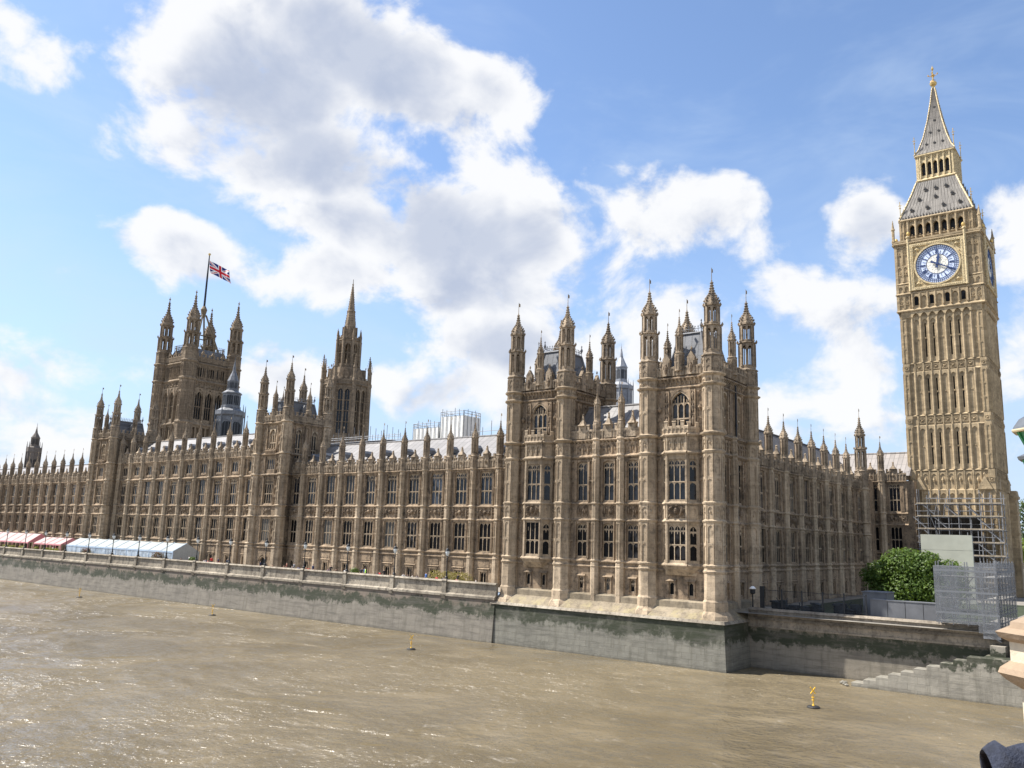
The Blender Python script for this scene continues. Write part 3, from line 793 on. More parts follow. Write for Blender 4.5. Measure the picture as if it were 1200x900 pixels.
# central part, three bays
CE = (7.9, 12.57, 15.94, 19.6)
hs = []; ws = []
cxs = ((8.9 + 12.1)/2 + .1, (12.57 + 15.94)/2, (16.4 + 18.6)/2)
for x in cxs:
    hs += [(x - .74, x + .74, 3.75, 7.65), (x - .74, x + .74, 10.3, 14.9)]
    ws += [(x, 3.75, 1.48, 3.9, 2, (.47,), True), (x, 10.3, 1.48, 4.6, 2, (.42,), False)]
    small_win(hs, ws, x)
wall.holes(8.3, 19.2, -2.2, 17.6, hs, 0, .32)
for w_ in ws: window(pv, PO, EAST, w_[0], w_[1], w_[2], w_[3], w_[4], w_[5], 0, w_[6], True)
for x in cxs: hood(wall, x)
for z, h, p in PS: string(wall, 8.6, 18.9, z, h, p)
plinth(base, 8.6, 18.9)
for a, b in ((8.95, 12.05), (13.05, 15.45), (16.4, 18.6)):
    xc = min(cxs, key=lambda v: abs(v - (a + b)/2))
    for z0, z1 in ((3.55, 7.85), (10.2, 15.2)):
        for s_ in (-1, 1): wall.box(xc + s_*.84 - .08, xc + s_*.84 + .08, -.2, 0, z0, z1)
        if xc - .98 - a > .3: blind(wall, a, xc - .98, z0, z1)
        if b - xc - .98 > .3: blind(wall, xc + .98, b, z0, z1)
        wall.arch(xc - .74, xc + .74, z1 - .5, z1 - .15, z1, -.12, 0)
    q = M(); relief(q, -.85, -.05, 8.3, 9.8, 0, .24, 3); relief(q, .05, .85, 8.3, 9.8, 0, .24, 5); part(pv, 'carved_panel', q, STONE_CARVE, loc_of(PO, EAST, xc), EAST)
    frieze(wall, a, b, 15.85, 17.2)
    corbels(par, a - .3, b + .3, 17.45, .32, .36, .5)
    parapet(par, a - .4, b + .4, 17.75, 1.7, -.12, .42, .28, .42)
    par.box(xc - .5, xc + .5, -.36, .05, 17.75, 19.3); par.lathe(xc, -.15, [(.5, 19.3), (.3, 19.6), (.12, 20.1), (.07, 20.7)], 4); par.octa(xc, -.15, 20.2, .2); par.octa(xc, -.15, 20.7, .18)
for x in CE[1:3]:
    part(pv, 'buttress', cached('pvb', lambda: buttress(-2.1, 3.2, 17.6, .46, [s_[0] for s_ in PS], [(3.5, 7.9), (10.1, 15.3), (15.8, 17.3)]).mesh('buttress', STONE_TRIM)), None, loc_of(PO, EAST, x, -.1), EAST)
    part(pv, 'pinnacle', cached('pvp', lambda: turret(.42, 0, 2.2, [(2.1, .84, .62)], 1.7, .8).mesh('pinnacle', STONE_TOP)), None, loc_of(PO, EAST, x, -.1, 17.55), EAST)

# tower faces to the river with canted oriels
def oriel(org, rot, xc):
    wl = M()
    FW, CX, PJ = 1.25, 2.25, 1.0
    ang = math.atan2(PJ, CX - FW); cw = math.hypot(PJ, CX - FW)/2
    for z0, z1, wz, wh in ((3.3, 8.05, 3.75, 3.85), (10.0, 15.6, 10.3, 4.5)):
        wl.holes(xc - FW, xc + FW, z0, z1, [(xc - 1.05, xc + 1.05, wz, wz + wh)], -PJ, .4)
        window(pv, org, rot, xc, wz, 2.1, wh, 3, (.45,), -PJ, z0 < 5, True)
        for s_ in (-1, 1):
            q = M(); q.holes(-cw, cw, z0, z1, [(-.42, .42, wz, wz + wh)], 0, .3); q.box(-cw, -cw + .12, -.1, 0, z0, z1); q.box(cw - .12, cw, -.1, 0, z0, z1)
            wl.add(q, xc + s_*(FW + CX)/2, -PJ/2, 0, s_*ang)
            lx, ly = xc + s_*(FW + CX)/2, -PJ/2
            a, g, gd = window_meshes(.84, wh, 1, (.45,), .085, True)
            o = part(pv, 'window', a, None, loc_of(org, rot, lx, ly, wz), rot + s_*ang); sub(o, 'pane', gd if z0 < 5 else g)
    for z0, z1 in ((8.05, 10.0), (15.6, 17.6)):
        wl.holes(xc - FW, xc + FW, z0, z1, [], -PJ)
        for s_ in (-1, 1):
            q = M(); q.holes(-cw, cw, z0, z1, []); blind(q, -cw*.6, cw*.6, z0 + .3, z1 - .3, 0, .1, .1, ())
            wl.add(q, xc + s_*(FW + CX)/2, -PJ/2, 0, s_*ang)
    q = M(); relief(q, -1.1, 1.1, 8.3, 9.85, 0, .45, 1, 20, 14); part(pv, 'carved_panel', q, STONE_CARVE, loc_of(org, rot, xc, -PJ - .01), rot)
    for k in range(3): blind(wl, xc - 1.1 + k*.75, xc - 1.1 + k*.75 + .6, 15.9, 17.2, -PJ, .1, .12, ()); wl.octa(xc - .8 + k*.75, -PJ, 16.5, .16, .3)
    for s_ in (-1, 1): wl.box(xc + s_*1.17 - .1, xc + s_*1.17 + .1, -PJ - .14, -PJ, 3.4, 17.4)
    for z, h, p in PS[1:]:
        string(wl, xc - FW - .05, xc + FW + .05, z, h, p, -PJ)
        for s_ in (-1, 1):
            q = M(); string(q, -cw, cw, z, h, p*.9); wl.add(q, xc + s_*(FW + CX)/2, -PJ/2, 0, s_*ang)
    # corbelled foot and flat top
    b = len(wl.v)
    top = [(xc - CX, .05), (xc - FW, -PJ), (xc + FW, -PJ), (xc + CX, .05)]
    bot = [(xc - CX + .3, .05), (xc - FW + .1, -.25), (xc + FW - .1, -.25), (xc + CX - .3, .05)]
    for zt, zb, k0, k1 in ((3.22, 2.85, 0., .12), (2.85, 2.2, .3, 1.)):
        A = [(t_[0] + (o_[0] - t_[0])*k0, t_[1] + (o_[1] - t_[1])*k0, zt) for t_, o_ in zip(top, bot)]; B = [(t_[0] + (o_[0] - t_[0])*k1, t_[1] + (o_[1] - t_[1])*k1, zb) for t_, o_ in zip(top, bot)]
        for i in range(3): wl.face([B[i], B[i+1], A[i+1], A[i]])
        wl.face(B[::-1]); wl.face(A)
    wl.face([(x, y, 17.7) for x, y in top])
    # balcony battlement
    parapet(wl, xc - FW - .25, xc + FW + .25, 17.75, 1.35, -PJ - .05, .5, .22, .5)
    for s_ in (-1, 1):
        q = M(); parapet(q, -cw, cw, 17.75, 1.2, 0, .5, .2, .5); wl.add(q, xc + s_*(FW + CX)/2, -PJ/2, 0, s_*ang)
    return wl

for ti, (xa, xb) in enumerate(((0., 7.9), (19.6, 27.5))):
    xc = (xa + xb)/2
    hs = []; ws = []
    for dx in (-1.15, 1.15): small_win(hs, ws, xc + dx)
    wall.holes(xa + .4, xb - .4, -2.2, 24.2, hs + [(xc - 1.1, xc + 1.1, 18.3, 22.5)], 0, .5)
    for w_ in ws: window(pv, PO, EAST, w_[0], w_[1], w_[2], w_[3], w_[4], w_[5], 0, True); hood(wall, w_[0])
    part(pv, 'oriel', oriel(PO, EAST, xc), STONE_TRIM, PO, EAST)
    arched_window(pv, PO, EAST, xc, 18.3, 2.2, 4.2, 3, (.28,))
    for z, h, p in PS + TS:
        if z in (3.35, 8.05, 10.0, 15.6, 17.6):
            string(wall, xa + .8, xc - 2.2, z, h, p); string(wall, xc + 2.2, xb - .8, z, h, p)
        else: string(wall, xa + .8, xb - .8, z, h, p)
    plinth(base, xa + .8, xb - .8)
    for z0, z1 in ((3.55, 7.85), (10.2, 15.2)):
        blind(wall, xa + 1.05, xc - 2.3, z0, z1); blind(wall, xc + 2.3, xb - 1.05, z0, z1)
    for a, b in ((xa + 1.05, xc - 2.3), (xc + 2.3, xb - 1.05)):
        quatre(wall, (a + b)/2, 9.02, .28); blind(wall, a, b, 15.85, 17.2, 0, .09, .12, ())
    for s_ in (-1, 1):
        # statue niches beside the arched window
        x = xc + s_*1.62
        blind(wall, x - .28, x + .28, 18.4, 22.7, 0, .12, .3, (.36, .68))
        for k in range(3): part(pv, 'statue', STATUE, None, loc_of(PO, EAST, x, -.12, 18.6 + k*1.42), EAST)
        blind(wall, min(x + s_*.5, xc + s_*2.85), max(x + s_*.5, xc + s_*2.85), 18., 22.8, 0, .1, .13, (.33, .66))
        wall.octa(xc + s_*2.5, -.25, 20.6, .28, .4)
    wall.arch(xc - 1.25, xc + 1.25, 21.2, 22.75, 22.9, -.18, 0, 6)
    frieze(wall, xa + 1.0, xb - 1.0, 23.3, 23.95, .6)
    corbels(par, xa + .9, xb - .9, 24.05, .38, .42, .45)
    parapet(par, xa + .9, xb - .9, 24.4, 1.75, -.2, .4, .3, .42)
    for dx in (-1.55, 1.55):
        par.box(xc + dx - .45, xc + dx + .45, -.5, -.05, 24.4, 26.3); par.arch(xc + dx - .3, xc + dx + .3, 25.2, 25.8, 26.2, -.58, -.5, 4)
        par.prism([(xc + dx - .5, 26.3), (xc + dx + .5, 26.3), (xc + dx, 27.1)], -.5, -.05); par.octa(xc + dx, -.28, 27.4, .14, .3)
        part(pv, 'statue', STATUE, None, loc_of(PO, EAST, xc + dx, -.56, 24.65), EAST)
# hidden and side walls of the towers
DEP = 9.9
north = M(); hs = []; NO = (0, 0, 0)
for x in (2.95, 6.95):
    hs += [(x - .6, x + .6, 3.75, 7.55), (x - .6, x + .6, 10.3, 14.7), (x - .55, x + .55, 18.3, 22.6), (x - .42, x + .42, .05, 1.6)]
    window(pv, NO, NORTH, x, 3.75, 1.2, 3.8, 2, (.47,), 0, True, True); window(pv, NO, NORTH, x, 10.3, 1.2, 4.4, 2, (.42,), 0, True, True)
    arched_window(pv, NO, NORTH, x, 18.3, 1.1, 4.3, 2, (.35,)); window(pv, NO, NORTH, x, .05, .84, 1.55, 1, (), 0, True)
    for z0, z1 in ((3.55, 7.85), (10.2, 15.2), (18., 22.9)):
        for s_ in (-1, 1):
            north.box(x + s_*.72 - .07, x + s_*.72 + .07, -.18, 0, z0, z1); blind(north, min(x + s_*.95, x + s_*1.4), max(x + s_*.95, x + s_*1.4), z0, z1, 0, .09, .12, (.33, .66))
    hood(north, x, .84)
for x in (2.95, 6.95):
    q = M(); relief(q, -.8, .8, 8.3, 9.8, 0, .24, 2); part(pv, 'carved_panel', q, STONE_CARVE, loc_of(NO, NORTH, x), NORTH)
north.holes(.4, DEP - .4, -2.2, 24.2, hs, 0, .5)
for z, h, p in PS + TS: string(north, .8, DEP - .8, z, h, p)
frieze(north, .9, 4.5, 15.85, 17.2); frieze(north, 5.4, 9.0, 15.85, 17.2); frieze(north, .9, DEP - .9, 23.3, 23.95, .6)
npar = M(); corbels(npar, .9, DEP - .9, 24.05, .38, .42, .45); parapet(npar, .9, DEP - .9, 24.4, 1.75, -.2, .4, .3, .42)
part(pv, 'wall', north, STONE, NO, NORTH); part(pv, 'parapet', npar, STONE_TOP, NO, NORTH)
nb = cached('pvb', None)
part(pv, 'buttress', nb, None, (4.95, -.1, 0), NORTH)
nplin = M(); plinth(nplin, .6, DEP + .2); part(pv, 'plinth', nplin, STONE_BASE, NO, NORTH)
side = M()
for y0, rot in ((7.9, SOUTH), (19.6, NORTH), (27.5, SOUTH)):
    q = M(); x0_, x1_ = (.4, DEP - .4)
    q.holes(x0_, x1_, -1.5, 24.2, [], 0)
    for z, h, p in PS + TS:
        if z > 17 or y0 == 27.5: string(q, x0_ + .3, x1_ - .3, z, h, p)
    for k in range(6): blind(q, 1.2 + k*1.27, 2.1 + k*1.27, 18.2, 22.8, 0, .1, .13, (.5,))
    frieze(q, .9, DEP - .9, 23.3, 23.95, .6)
    qq = M(); corbels(qq, .9, DEP - .9, 24.05, .38, .42, .45); parapet(qq, .9, DEP - .9, 24.4, 1.75, -.2, .4, .3, .42)
    for dx in (3.2, 6.7):
        qq.box(dx - .45, dx + .45, -.5, -.05, 24.4, 26.3); qq.prism([(dx - .5, 26.3), (dx + .5, 26.3), (dx, 27.1)], -.5, -.05); qq.octa(dx, -.28, 27.4, .14, .3)
    org = (0, y0, 0) if rot == NORTH else (DEP, y0, 0)
    part(pv, 'wall', q, STONE, org, rot); part(pv, 'parapet', qq, STONE_TOP, org, rot)
wq = M()
for y0 in (0., 19.6):
    wq.box(DEP - .1, DEP, y0 + .5, y0 + 7.4, -1.4, 24.3); wq.box(DEP - .2, DEP + .3, y0 + .8, y0 + 7.1, 24.1, 25.9)
wq.box(9.0, 9.1, 7.9, 19.6, -1.4, 18.5)
part(pv, 'back_wall', wq, STONE)
part(pv, 'wall', wall, STONE, PO, EAST)
part(pv, 'plinth', base, STONE_BASE, PO, EAST); part(pv, 'parapet', par, STONE_TOP, PO, EAST)
# corner turrets: shaft with panels, open lantern stages, crocketed cap
tsh = M()
tsh.lathe(0, 0, [(1.75, -2.16), (1.6, -1.75), (1.22, -1.3), (1.2, -.35), (1.08, -.15), (1.08, 3.0), (1.0, 3.2), (1.0, 24.2)], 8)
for z, h, p in PS + TS: tsh.lathe(0, 0, [(1.03, z - .3), (1.16 if z < 17 else 1.3, z - .1), (1.2 if z < 17 else 1.36, z + .05), (1.02, z + .2)], 8)
for z0, z1 in ((3.55, 7.85), (8.3, 9.8), (10.2, 15.3), (15.85, 17.2), (18, 22.8), (23.3, 23.95)):
    for i in range(8):
        q = M(); blind(q, -.34, .34, z0, z1, -1.0, .1, .1, (.5,) if z1 - z0 > 3 else ())
        if z1 - z0 < 3: q.octa(0, -1.0, (z0 + z1)/2, .15, .3)
        tsh.add(q, rot=i*math.pi/4)
tsm = tsh.mesh('turret_shaft', STONE_TRIM)
ttm = turret(1.06, 0, 2.15, [(3.3, .88, .12), (2.3, .74, .10)], 3.0, 1.5).mesh('turret', STONE_TOP)
for y in (0., 7.9, 19.6, 27.5):
    for x in (0., DEP):
        s_ = part(pv, 'turret', ttm, None, (x, y, 24.2)); sub(s_, 'shaft', tsm, None, (0, 0, -24.2))
mp = cached('mpin', lambda: turret(.5, 0, 2.1, [(2.0, .8, .6)], 2.2, 1.0).mesh('pinnacle', STONE_TOP))
for x, y in ((-.2, 3.95), (-.2, 23.55), (4.95, -.2), (4.95, 19.4), (4.95, 8.1), (4.95, 27.7)): part(pv, 'pinnacle', mp, None, (x, y, 24.9))
# mansard roofs with cresting and dormers
def mansard(x0, x1, y0, y1, z0, z1, ins):
    m = M(); c = M()
    m.hexa([(x0, y0, z0), (x1, y0, z0), (x1, y1, z0), (x0, y1, z0), (x0 + ins, y0 + ins, z1), (x1 - ins, y0 + ins, z1), (x1 - ins, y1 - ins, z1), (x0 + ins, y1 - ins, z1)])
    cs = [(x0, y0), (x1, y0), (x1, y1), (x0, y1)]; ct = [(x0 + ins, y0 + ins), (x1 - ins, y0 + ins), (x1 - ins, y1 - ins), (x0 + ins, y1 - ins)]
    for (a, b), (e, f) in zip(cs, ct): c.bar((a, b, z0), (e, f, z1), .16, 6)
    for i in range(4):
        (a, b), (e, f) = ct[i], ct[(i + 1) % 4]
        c.bar((a, b, z1 + .05), (e, f, z1 + .05), .15, 6); c.bar((a, b, z1 + .55), (e, f, z1 + .55), .035)
        L = math.hypot(e - a, f - b); n = int(L/.38)
        for k in range(n + 1):
            px, py = a + (e - a)*k/n, b + (f - b)*k/n
            c.bar((px, py, z1), (px, py, z1 + .75), .03); c.octa(px, py, z1 + .8, .09, .13)
        c.octa(a, b, z1 + .9, .22, .5); c.bar((a, b, z1), (a, b, z1 + 1.4), .05); c.octa(a, b, z1 + 1.45, .12, .2)
    d = []
    for xx, yy, rot in (((x0 + ins*.3), (y0 + y1)/2, EAST), ((x0 + x1)/2, y0 + ins*.3, NORTH)):
        q = M(); q.box(-.5, .5, -.3, 1.4, z0 + 1.0, z0 + 2.4); q.prism([(-.62, z0 + 2.4), (.62, z0 + 2.4), (0, z0 + 3.3)], -.36, 1.6); q.octa(0, -.3, z0 + 3.4, .1, .25)
        d.append((q, (xx, yy, 0), rot))
    return m, c, d
for y0 in (0., 19.6):
    a, b, c = mansard(1.5, 8.4, y0 + 1.4, y0 + 6.5, 24.6, 29.9, 1.15)
    r_ = part(pv, 'mansard_roof', a, LEADROOF); o = part(pv, 'roof_cresting', b, LEAD); [part(pv, 'dormer', q_, LEAD, l_, r2) for q_, l_, r2 in c]
m = gable_roof(.8, 9.2, 8.2, 19.3, 18.0, 22.4, 1); part(pv, 'roof', m, PALEROOF)
q = M(); q.lathe(0, 0, [(.09, -.5), (.09, 26.2)], 8)
for z in (3, 8.5, 14, 19, 24): q.box(-.16, .16, -.13, .13, z, z + .3)
part(pv, 'downpipe', q, IRON, (5.75, -.2, 0)); part(pv, 'downpipe', q, IRON, (1.25, 28.45, 0))
m = M(); m.box(.2, 1.0, 8.2, 19.3, 17.4, 18.05); part(pv, 'gutter', m, LEAD)

# ------------------------------------------------------------------ long riverside ranges
wr = thing("palace_wing", "gothic river wing with a row of pinnacles and pale roof beside the corner pavilion", "palace", (12, 55, GZ))
WX = 7.0
wy = [78.6, 73.85, 69.0, 64.15, 59.3, 54.5, 49.7, 44.9, 40.1, 35.4, 30.6]
wy = [81.6] + wy + [27.9]
org = (WX, wy[0], 0)
build_range(wr, org, EAST, [wy[0] - y for y in wy], skip_pin=(0, len(wy) - 1))
part(wr, 'roof', gable_roof(WX + .9, WX + 15, 28.6, 83.5, 16.3, 21.2), PALEROOF)
q = M(); q.box(-.3, .3, 0, 1.6, 18.2, 18.75); q.prism([(-.4, 18.75), (.4, 18.75), (0, 19.2)], -.1, 1.5); RV = q.mesh('roof_vent', LEAD)
for i in range(len(wy) - 2): part(wr, 'roof_vent', RV, None, (WX + 2.6, (wy[i] + wy[i+1])/2, 0), EAST)

def river_tower(th, y0, y1, xf, dep, tip=35.2):
    """square tower over the river front: turrets, arched windows, lead roof"""
    w = y1 - y0; org = (xf, y1, 0)
    hs = [(w/2 - 1.25, w/2 + 1.25, 3.75, 7.55), (w/2 - 1.25, w/2 + 1.25, 10.25, 14.4), (w/2 - 1.1, w/2 + 1.1, 16.2, 18.2), (w/2 - .85, w/2 + .85, 19.9, 23.4), (w/2 - .8, w/2 + .8, GZ, 1.2)]
    f = M(); f.holes(.3, w - .3, GZ, 24.7, hs, 0, .5); cv = M(); pr = M()
    window(th, org, EAST, w/2, 3.75, 2.5, 3.8, 4, (.47,), 0, True); window(th, org, EAST, w/2, 10.25, 2.5, 4.15, 4, (.42,), 0, True, True)
    window(th, org, EAST, w/2, 16.2, 2.2, 2.0, 4, (), 0); arched_window(th, org, EAST, w/2, 19.9, 1.7, 3.5, 3, (.3,))
    d = M(); d.box(-.8, .8, .3, .45, GZ, 1.2); part(th, 'door', d, IRON, loc_of(org, EAST, w/2), EAST)
    f.arch(w/2 - .8, w/2 + .8, .3, 1.1, 1.2, -.1, .3, 5); f.arch(w/2 - 1.1, w/2 + 1.1, .3, 1.45, 1.6, -.14, 0, 5)
    SS = [(2.75, .25, .2), (3.35, .3, .26), (8.05, .26, .24), (9.95, .26, .22), (15.35, .34, .36), (19.0, .34, .4), (24.6, .4, .45)]
    for z, h, p in SS: string(f, .5, w - .5, z, h, p)
    for a, b in ((3.5, 7.9), (10.1, 15.1), (15.6, 18.7), (19.5, 24.2)):
        for s_ in (-1, 1):
            f.box(w/2 + s_*1.45 - .08, w/2 + s_*1.45 + .08, -.2, 0, a, b); x0_, x1_ = sorted((w/2 + s_*1.7, w/2 + s_*(w/2 - 1.0)))
            blind(f, x0_, x1_, a, b, 0, .1, .14, (.33, .66))
    relief(cv, w/2 - 1.3, w/2 + 1.3, 8.3, 9.75, 0, .26, 2)
    parapet(f, w/2 - 1.5, w/2 + 1.5, 19.1, .9, -.25, .4, .2, .4)
    corbels(pr, .8, w - .8, 24.5, .4, .4, .5); parapet(pr, .8, w - .8, 24.8, 1.7, -.15, .45, .3, .4)
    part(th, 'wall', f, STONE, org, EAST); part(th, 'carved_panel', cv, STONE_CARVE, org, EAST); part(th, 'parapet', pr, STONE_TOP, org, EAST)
    for o2, rt in (((xf, y0, 0), NORTH), ((xf + dep, y1, 0), SOUTH)):
        q = M(); xs = (dep*.3, dep*.7)
        q.holes(.3, dep - .3, GZ, 24.7, [(x - .6, x + .6, 18.2, 23.4) for x in xs], 0, .5)
        for x in xs:
            if rt == NORTH: arched_window(th, o2, rt, x, 18.2, 1.2, 5.2, 2, (.35,))
            for s_ in (-1, 1): q.box(x + s_*.75 - .07, x + s_*.75 + .07, -.18, 0, 17.5, 24.2)
        for z, h, p in SS: string(q, .5, dep - .5, z, h, p)
        for k in (dep*.5,): blind(q, k - .4, k + .4, 17.5, 24.2)
        q2 = M(); corbels(q2, .8, dep - .8, 24.5, .4, .4, .5); parapet(q2, .8, dep - .8, 24.8, 1.7, -.15, .45, .3, .4)
        part(th, 'wall', q, STONE, o2, rt); part(th, 'parapet', q2, STONE_TOP, o2, rt)
    q = M(); q.box(xf + dep - .2, xf + dep, y0 + .5, y1 - .5, GZ, 26); part(th, 'back_wall', q, STONE)
    k = lambda: buttress(GZ, 3.0, 24.7, .85, [s_[0] for s_ in SS], [(3.5, 7.9), (10.1, 15), (15.6, 18.8), (19.4, 24.2)]).mesh('turret_shaft', STONE_TRIM)
    tm = cached('rt_t', lambda: turret(.88, 0, 2.4, [(2.9, .86, .14), (2.0, .72, .12)], tip - 32.0, 1.3).mesh('turret', STONE_TOP))
    sm = cached('rt_s', k); 
    for x in (xf, xf + dep):
        for y in (y0, y1):
            o = part(th, 'turret', tm, None, (x, y, 24.65)); sub(o, 'shaft', sm, None, (0, 0, -24.65))
    pm_ = cached('mpin', None)
    for x, y in ((xf - .1, (y0 + y1)/2), (xf + dep/2, y0 - .1), (xf + dep/2, y1 + .1)): part(th, 'pinnacle', pm_, None, (x, y, 24.9))
    a, b, c = mansard(xf + 1., xf + dep - 1., y0 + 1.2, y1 - 1.2, 24.9, 28.6, .7)
    part(th, 'mansard_roof', a, LEADROOF); part(th, 'roof_cresting', b, LEAD); [part(th, 'dormer', q_, LEAD, l_, r2) for q_, l_, r2 in c]
nt = thing("palace_tower", "square stone river tower with turrets nearest the pavilion side, in front of the spired tower", "tower", (10, 86.2, GZ))
river_tower(nt, 82.4, 90.0, 5.5, 8.8)
mr = thing("palace_range", "three storey gothic stone range with pinnacles between the two square river towers", "palace", (12, 117, GZ))
my = [141.6, 137.0, 132.0, 127.0, 122.0, 117.0, 111.9, 106.8, 101.6, 96.4, 91.2]
build_range(mr, (WX, my[0], 0), EAST, [my[0] - y for y in my], storey_bays=lambda i: True)
part(mr, 'roof', gable_roof(WX + .9, WX + 14, 90.5, 143, 19.8, 24.5), PALEROOF)
for i in range(len(my) - 1): part(mr, 'roof_vent', RV, None, (WX + 2.6, (my[i] + my[i+1])/2, 3.5), EAST)
ft = thing("palace_tower", "square stone river tower with turrets standing farther off, beside the big flag tower", "tower", (10, 147, GZ))
river_tower(ft, 143.2, 151.0, 5.5, 8.8)
fw = thing("palace_wing", "far gothic stone river wing with pinnacles and pale roof behind the pink and white tents", "palace", (12, 190, GZ))
fy = [155.0 + 4.66*k for k in range(17, -1, -1)] + [150.8]
build_range(fw, (WX, fy[0], 0), EAST, [fy[0] - y for y in fy], skip_pin=(len(fy) - 1,))
part(fw, 'roof', gable_roof(WX + .9, WX + 13, 150, 236, 16.3, 20.2), PALEROOF)

# ------------------------------------------------------------------ north front and link
nr = thing("palace_wing", "shaded gothic north front with tall pinnacles receding towards the clock tower", "palace", (35, 6, GZ))
nx = [11.6, 12.9, 18.3, 23.75, 29.25, 34.8, 40.3, 45.9, 51.3, 55.5, 59.7]
nx = nx[1:]
build_range(nr, (0, .9, 0), NORTH, nx, skip_pin=(len(nx) - 2, len(nx) - 1), wz=1.9)
m = M(); m.box(59.8, 67.5, .92, 2.0, GZ, 17.2); part(nr, 'wall', m, STONE)
m = M(); m.box(10.3, 12.4, .9, 2.0, GZ, 17.0); part(nr, 'wall', m, STONE)
part(nr, 'roof', gable_roof(10.4, 66, 2.0, 14, 17.0, 22.4, 0), SLATE)
tm = turret(.95, 0, 2.6, [(3.6, .86, .3), (2.2, .7, .3)], 3.2, 1.4).mesh('turret', STONE_TOP)
sm = buttress(GZ, 3., 15.9, .95, (2.75, 3.35, 8.05, 9.95, 15.4), [(3.5, 7.9), (10.1, 15.)]).mesh('shaft', STONE_TRIM)
o = part(nr, 'turret', tm, None, (59.7, .9, 15.8)); sub(o, 'shaft', sm, None, (0, 0, -15.8))
lk = thing("link_building", "shaded stone link block with pale tiled roof joining the north front to the clock tower", "building", (70, -1, GZ))
build_range(lk, (67.0, 3.0, 1.9), EAST, [.0, 3.4, 7.35], skip_pin=(0, 2), wz=1.75)
part(lk, 'roof', gable_roof(67.9, 78, -4.6, 18, 18.2, 22.6), PALEROOF_X)
m = M(); m.box(67.45, 74, -5.4, 3.0, GZ - .2, 17.3); part(lk, 'wall', m, STONE)
# ------------------------------------------------------------------ clock tower
CX, CY = 76.25, -10.7
ct = thing("clock_tower", "tall golden stone clock tower with blue ringed dial and pointed grey spire", "clock tower", (CX, CY, GZ))
HW = 6.35
face = M()
PW = 1.75                      # corner pier
px = [-HW + PW + i*(2*HW - 2*PW)/7 for i in range(8)]
pw7 = px[1] - px[0]
TI = [(19.3, 26.8), (28.7, 36.2), (37.9, 46.0)]
hs = []
for z0, z1 in TI:
    for i in (1, 2, 4, 5):
        xc = px[i] + pw7/2; hs.append((xc - .13, xc + .13, z0 + .9, z1 - 1.2))
hs += [(px[i] + pw7/2 - .3, px[i] + pw7/2 + .3, 5.0, 11.5) for i in (1, 2, 4, 5)]
face.holes(-HW, HW, GZ, 47.2, hs, 0, .5)
for z0, z1 in TI + [(3., 15.8)]:
    for i in range(8):
        face.lathe(px[i], -.08, [(.22, z0), (.22, z1)], 6)
        face.box(px[i] - .27, px[i] + .27, -.14, 0, z0, z1)
    for i in range(7):
        xc = px[i] + pw7/2
        face.arch(px[i] + .25, px[i+1] - .25, z1 - 1.0, z1 - .45, z1, -.2, 0, 4)
        for s_ in (-1, 1): face.box(xc + s_*.33 - .05, xc + s_*.33 + .05, -.08, 0, z0, z1 - .5)
        face.octa(xc, -.05, z0 + (z1 - z0)*.52, .12, .2)
    for s_ in (-1, 1):
        a, b = (HW - PW + .25, HW - .95) if s_ > 0 else (-HW + .95, -HW + PW - .25)
        face.box(s_*(HW - .42) - .5, s_*(HW - .42) + .5, -.22, 0, z0, z1)
        blind(face, s_*(HW - .42) - .3, s_*(HW - .42) + .3, z0 + .15, z1 - .2, -.22, .1, .1, (.33, .66))
        blind(face, min(a, b), max(a, b), z0, z1, 0, .1, .12, (.33, .66))
BANDS = [(15.9, 19.2), (26.8, 28.6), (36.2, 37.8)]
for z0, z1 in BANDS:
    for z in (z0, z1): string(face, -HW - .1, HW + .1, z, .24, .2)
    for i in range(7):
        xc = px[i] + pw7/2; zc = (z0 + z1)/2; face.box(px[i] - .1, px[i] + .1, -.2, 0, z0, z1)
        if z1 - z0 < 2.2: quatre(face, xc, zc, .45, 0, .14)
        else:
            blind(face, px[i] + .2, px[i+1] - .2, z0 + .2, z1 - .3, 0, .1, .14, ()); face.octa(xc, -.05, zc, .25, .6)
    for s_ in (-1, 1):
        face.box(s_*(HW - .42) - .5, s_*(HW - .42) + .5, -.22, 0, z0, z1); quatre(face, s_*(HW - .42), (z0 + z1)/2, .34, -.22, .1)
for s_ in (-1, 1):
    face.prism([(s_*4.9 - 1.1, 15.9), (s_*4.9 + 1.1, 15.9), (s_*4.9, 18.2)], -.5, -.1); face.octa(s_*4.9, -.3, 18.4, .18, .35)
# corbelled arches under the clock stage
for i in range(7):
    face.arch(px[i] + .15, px[i+1] - .15, 46.0, 46.7, 47.3, -.5, 0, 4); face.box(px[i] - .15, px[i] + .15, -.5, 0, 46.0, 47.3)
    face.box(px[i] + .1, px[i+1] - .1, -.06, 0, 45.9, 46.6)
face.box(px[7] - .15, px[7] + .15, -.5, 0, 46.0, 47.3)
face.slope(-HW, -HW + PW, -.3, 0, 46.0, 47.3, -.5); face.slope(HW - PW, HW, -.3, 0, 46.0, 47.3, -.5)
shaft = M()
for k in range(4):
    q = M(); q.add(face, 0, -HW); shaft.add(q, rot=k*math.pi/2)
part(ct, 'shaft', shaft, STONE_CLEAN, (CX, CY, 0))
sg = M(); sg.box(-.22, .22, 0, .04, 0, 5.6); sgm = sg.mesh('window', DARKGLASS)
lg = M(); lg.box(-.3, .3, 0, .04, 0, 6.5); lgm = lg.mesh('window', DARKGLASS)
sb_ = M(); sb_.box(-.22, .22, -.06, .1, 2.6, 2.75); 
def tower_at(rot, x, y, z):   # y measured outward-negative from the tower axis
    return loc_of((CX, CY, 0), rot, x, y, z)
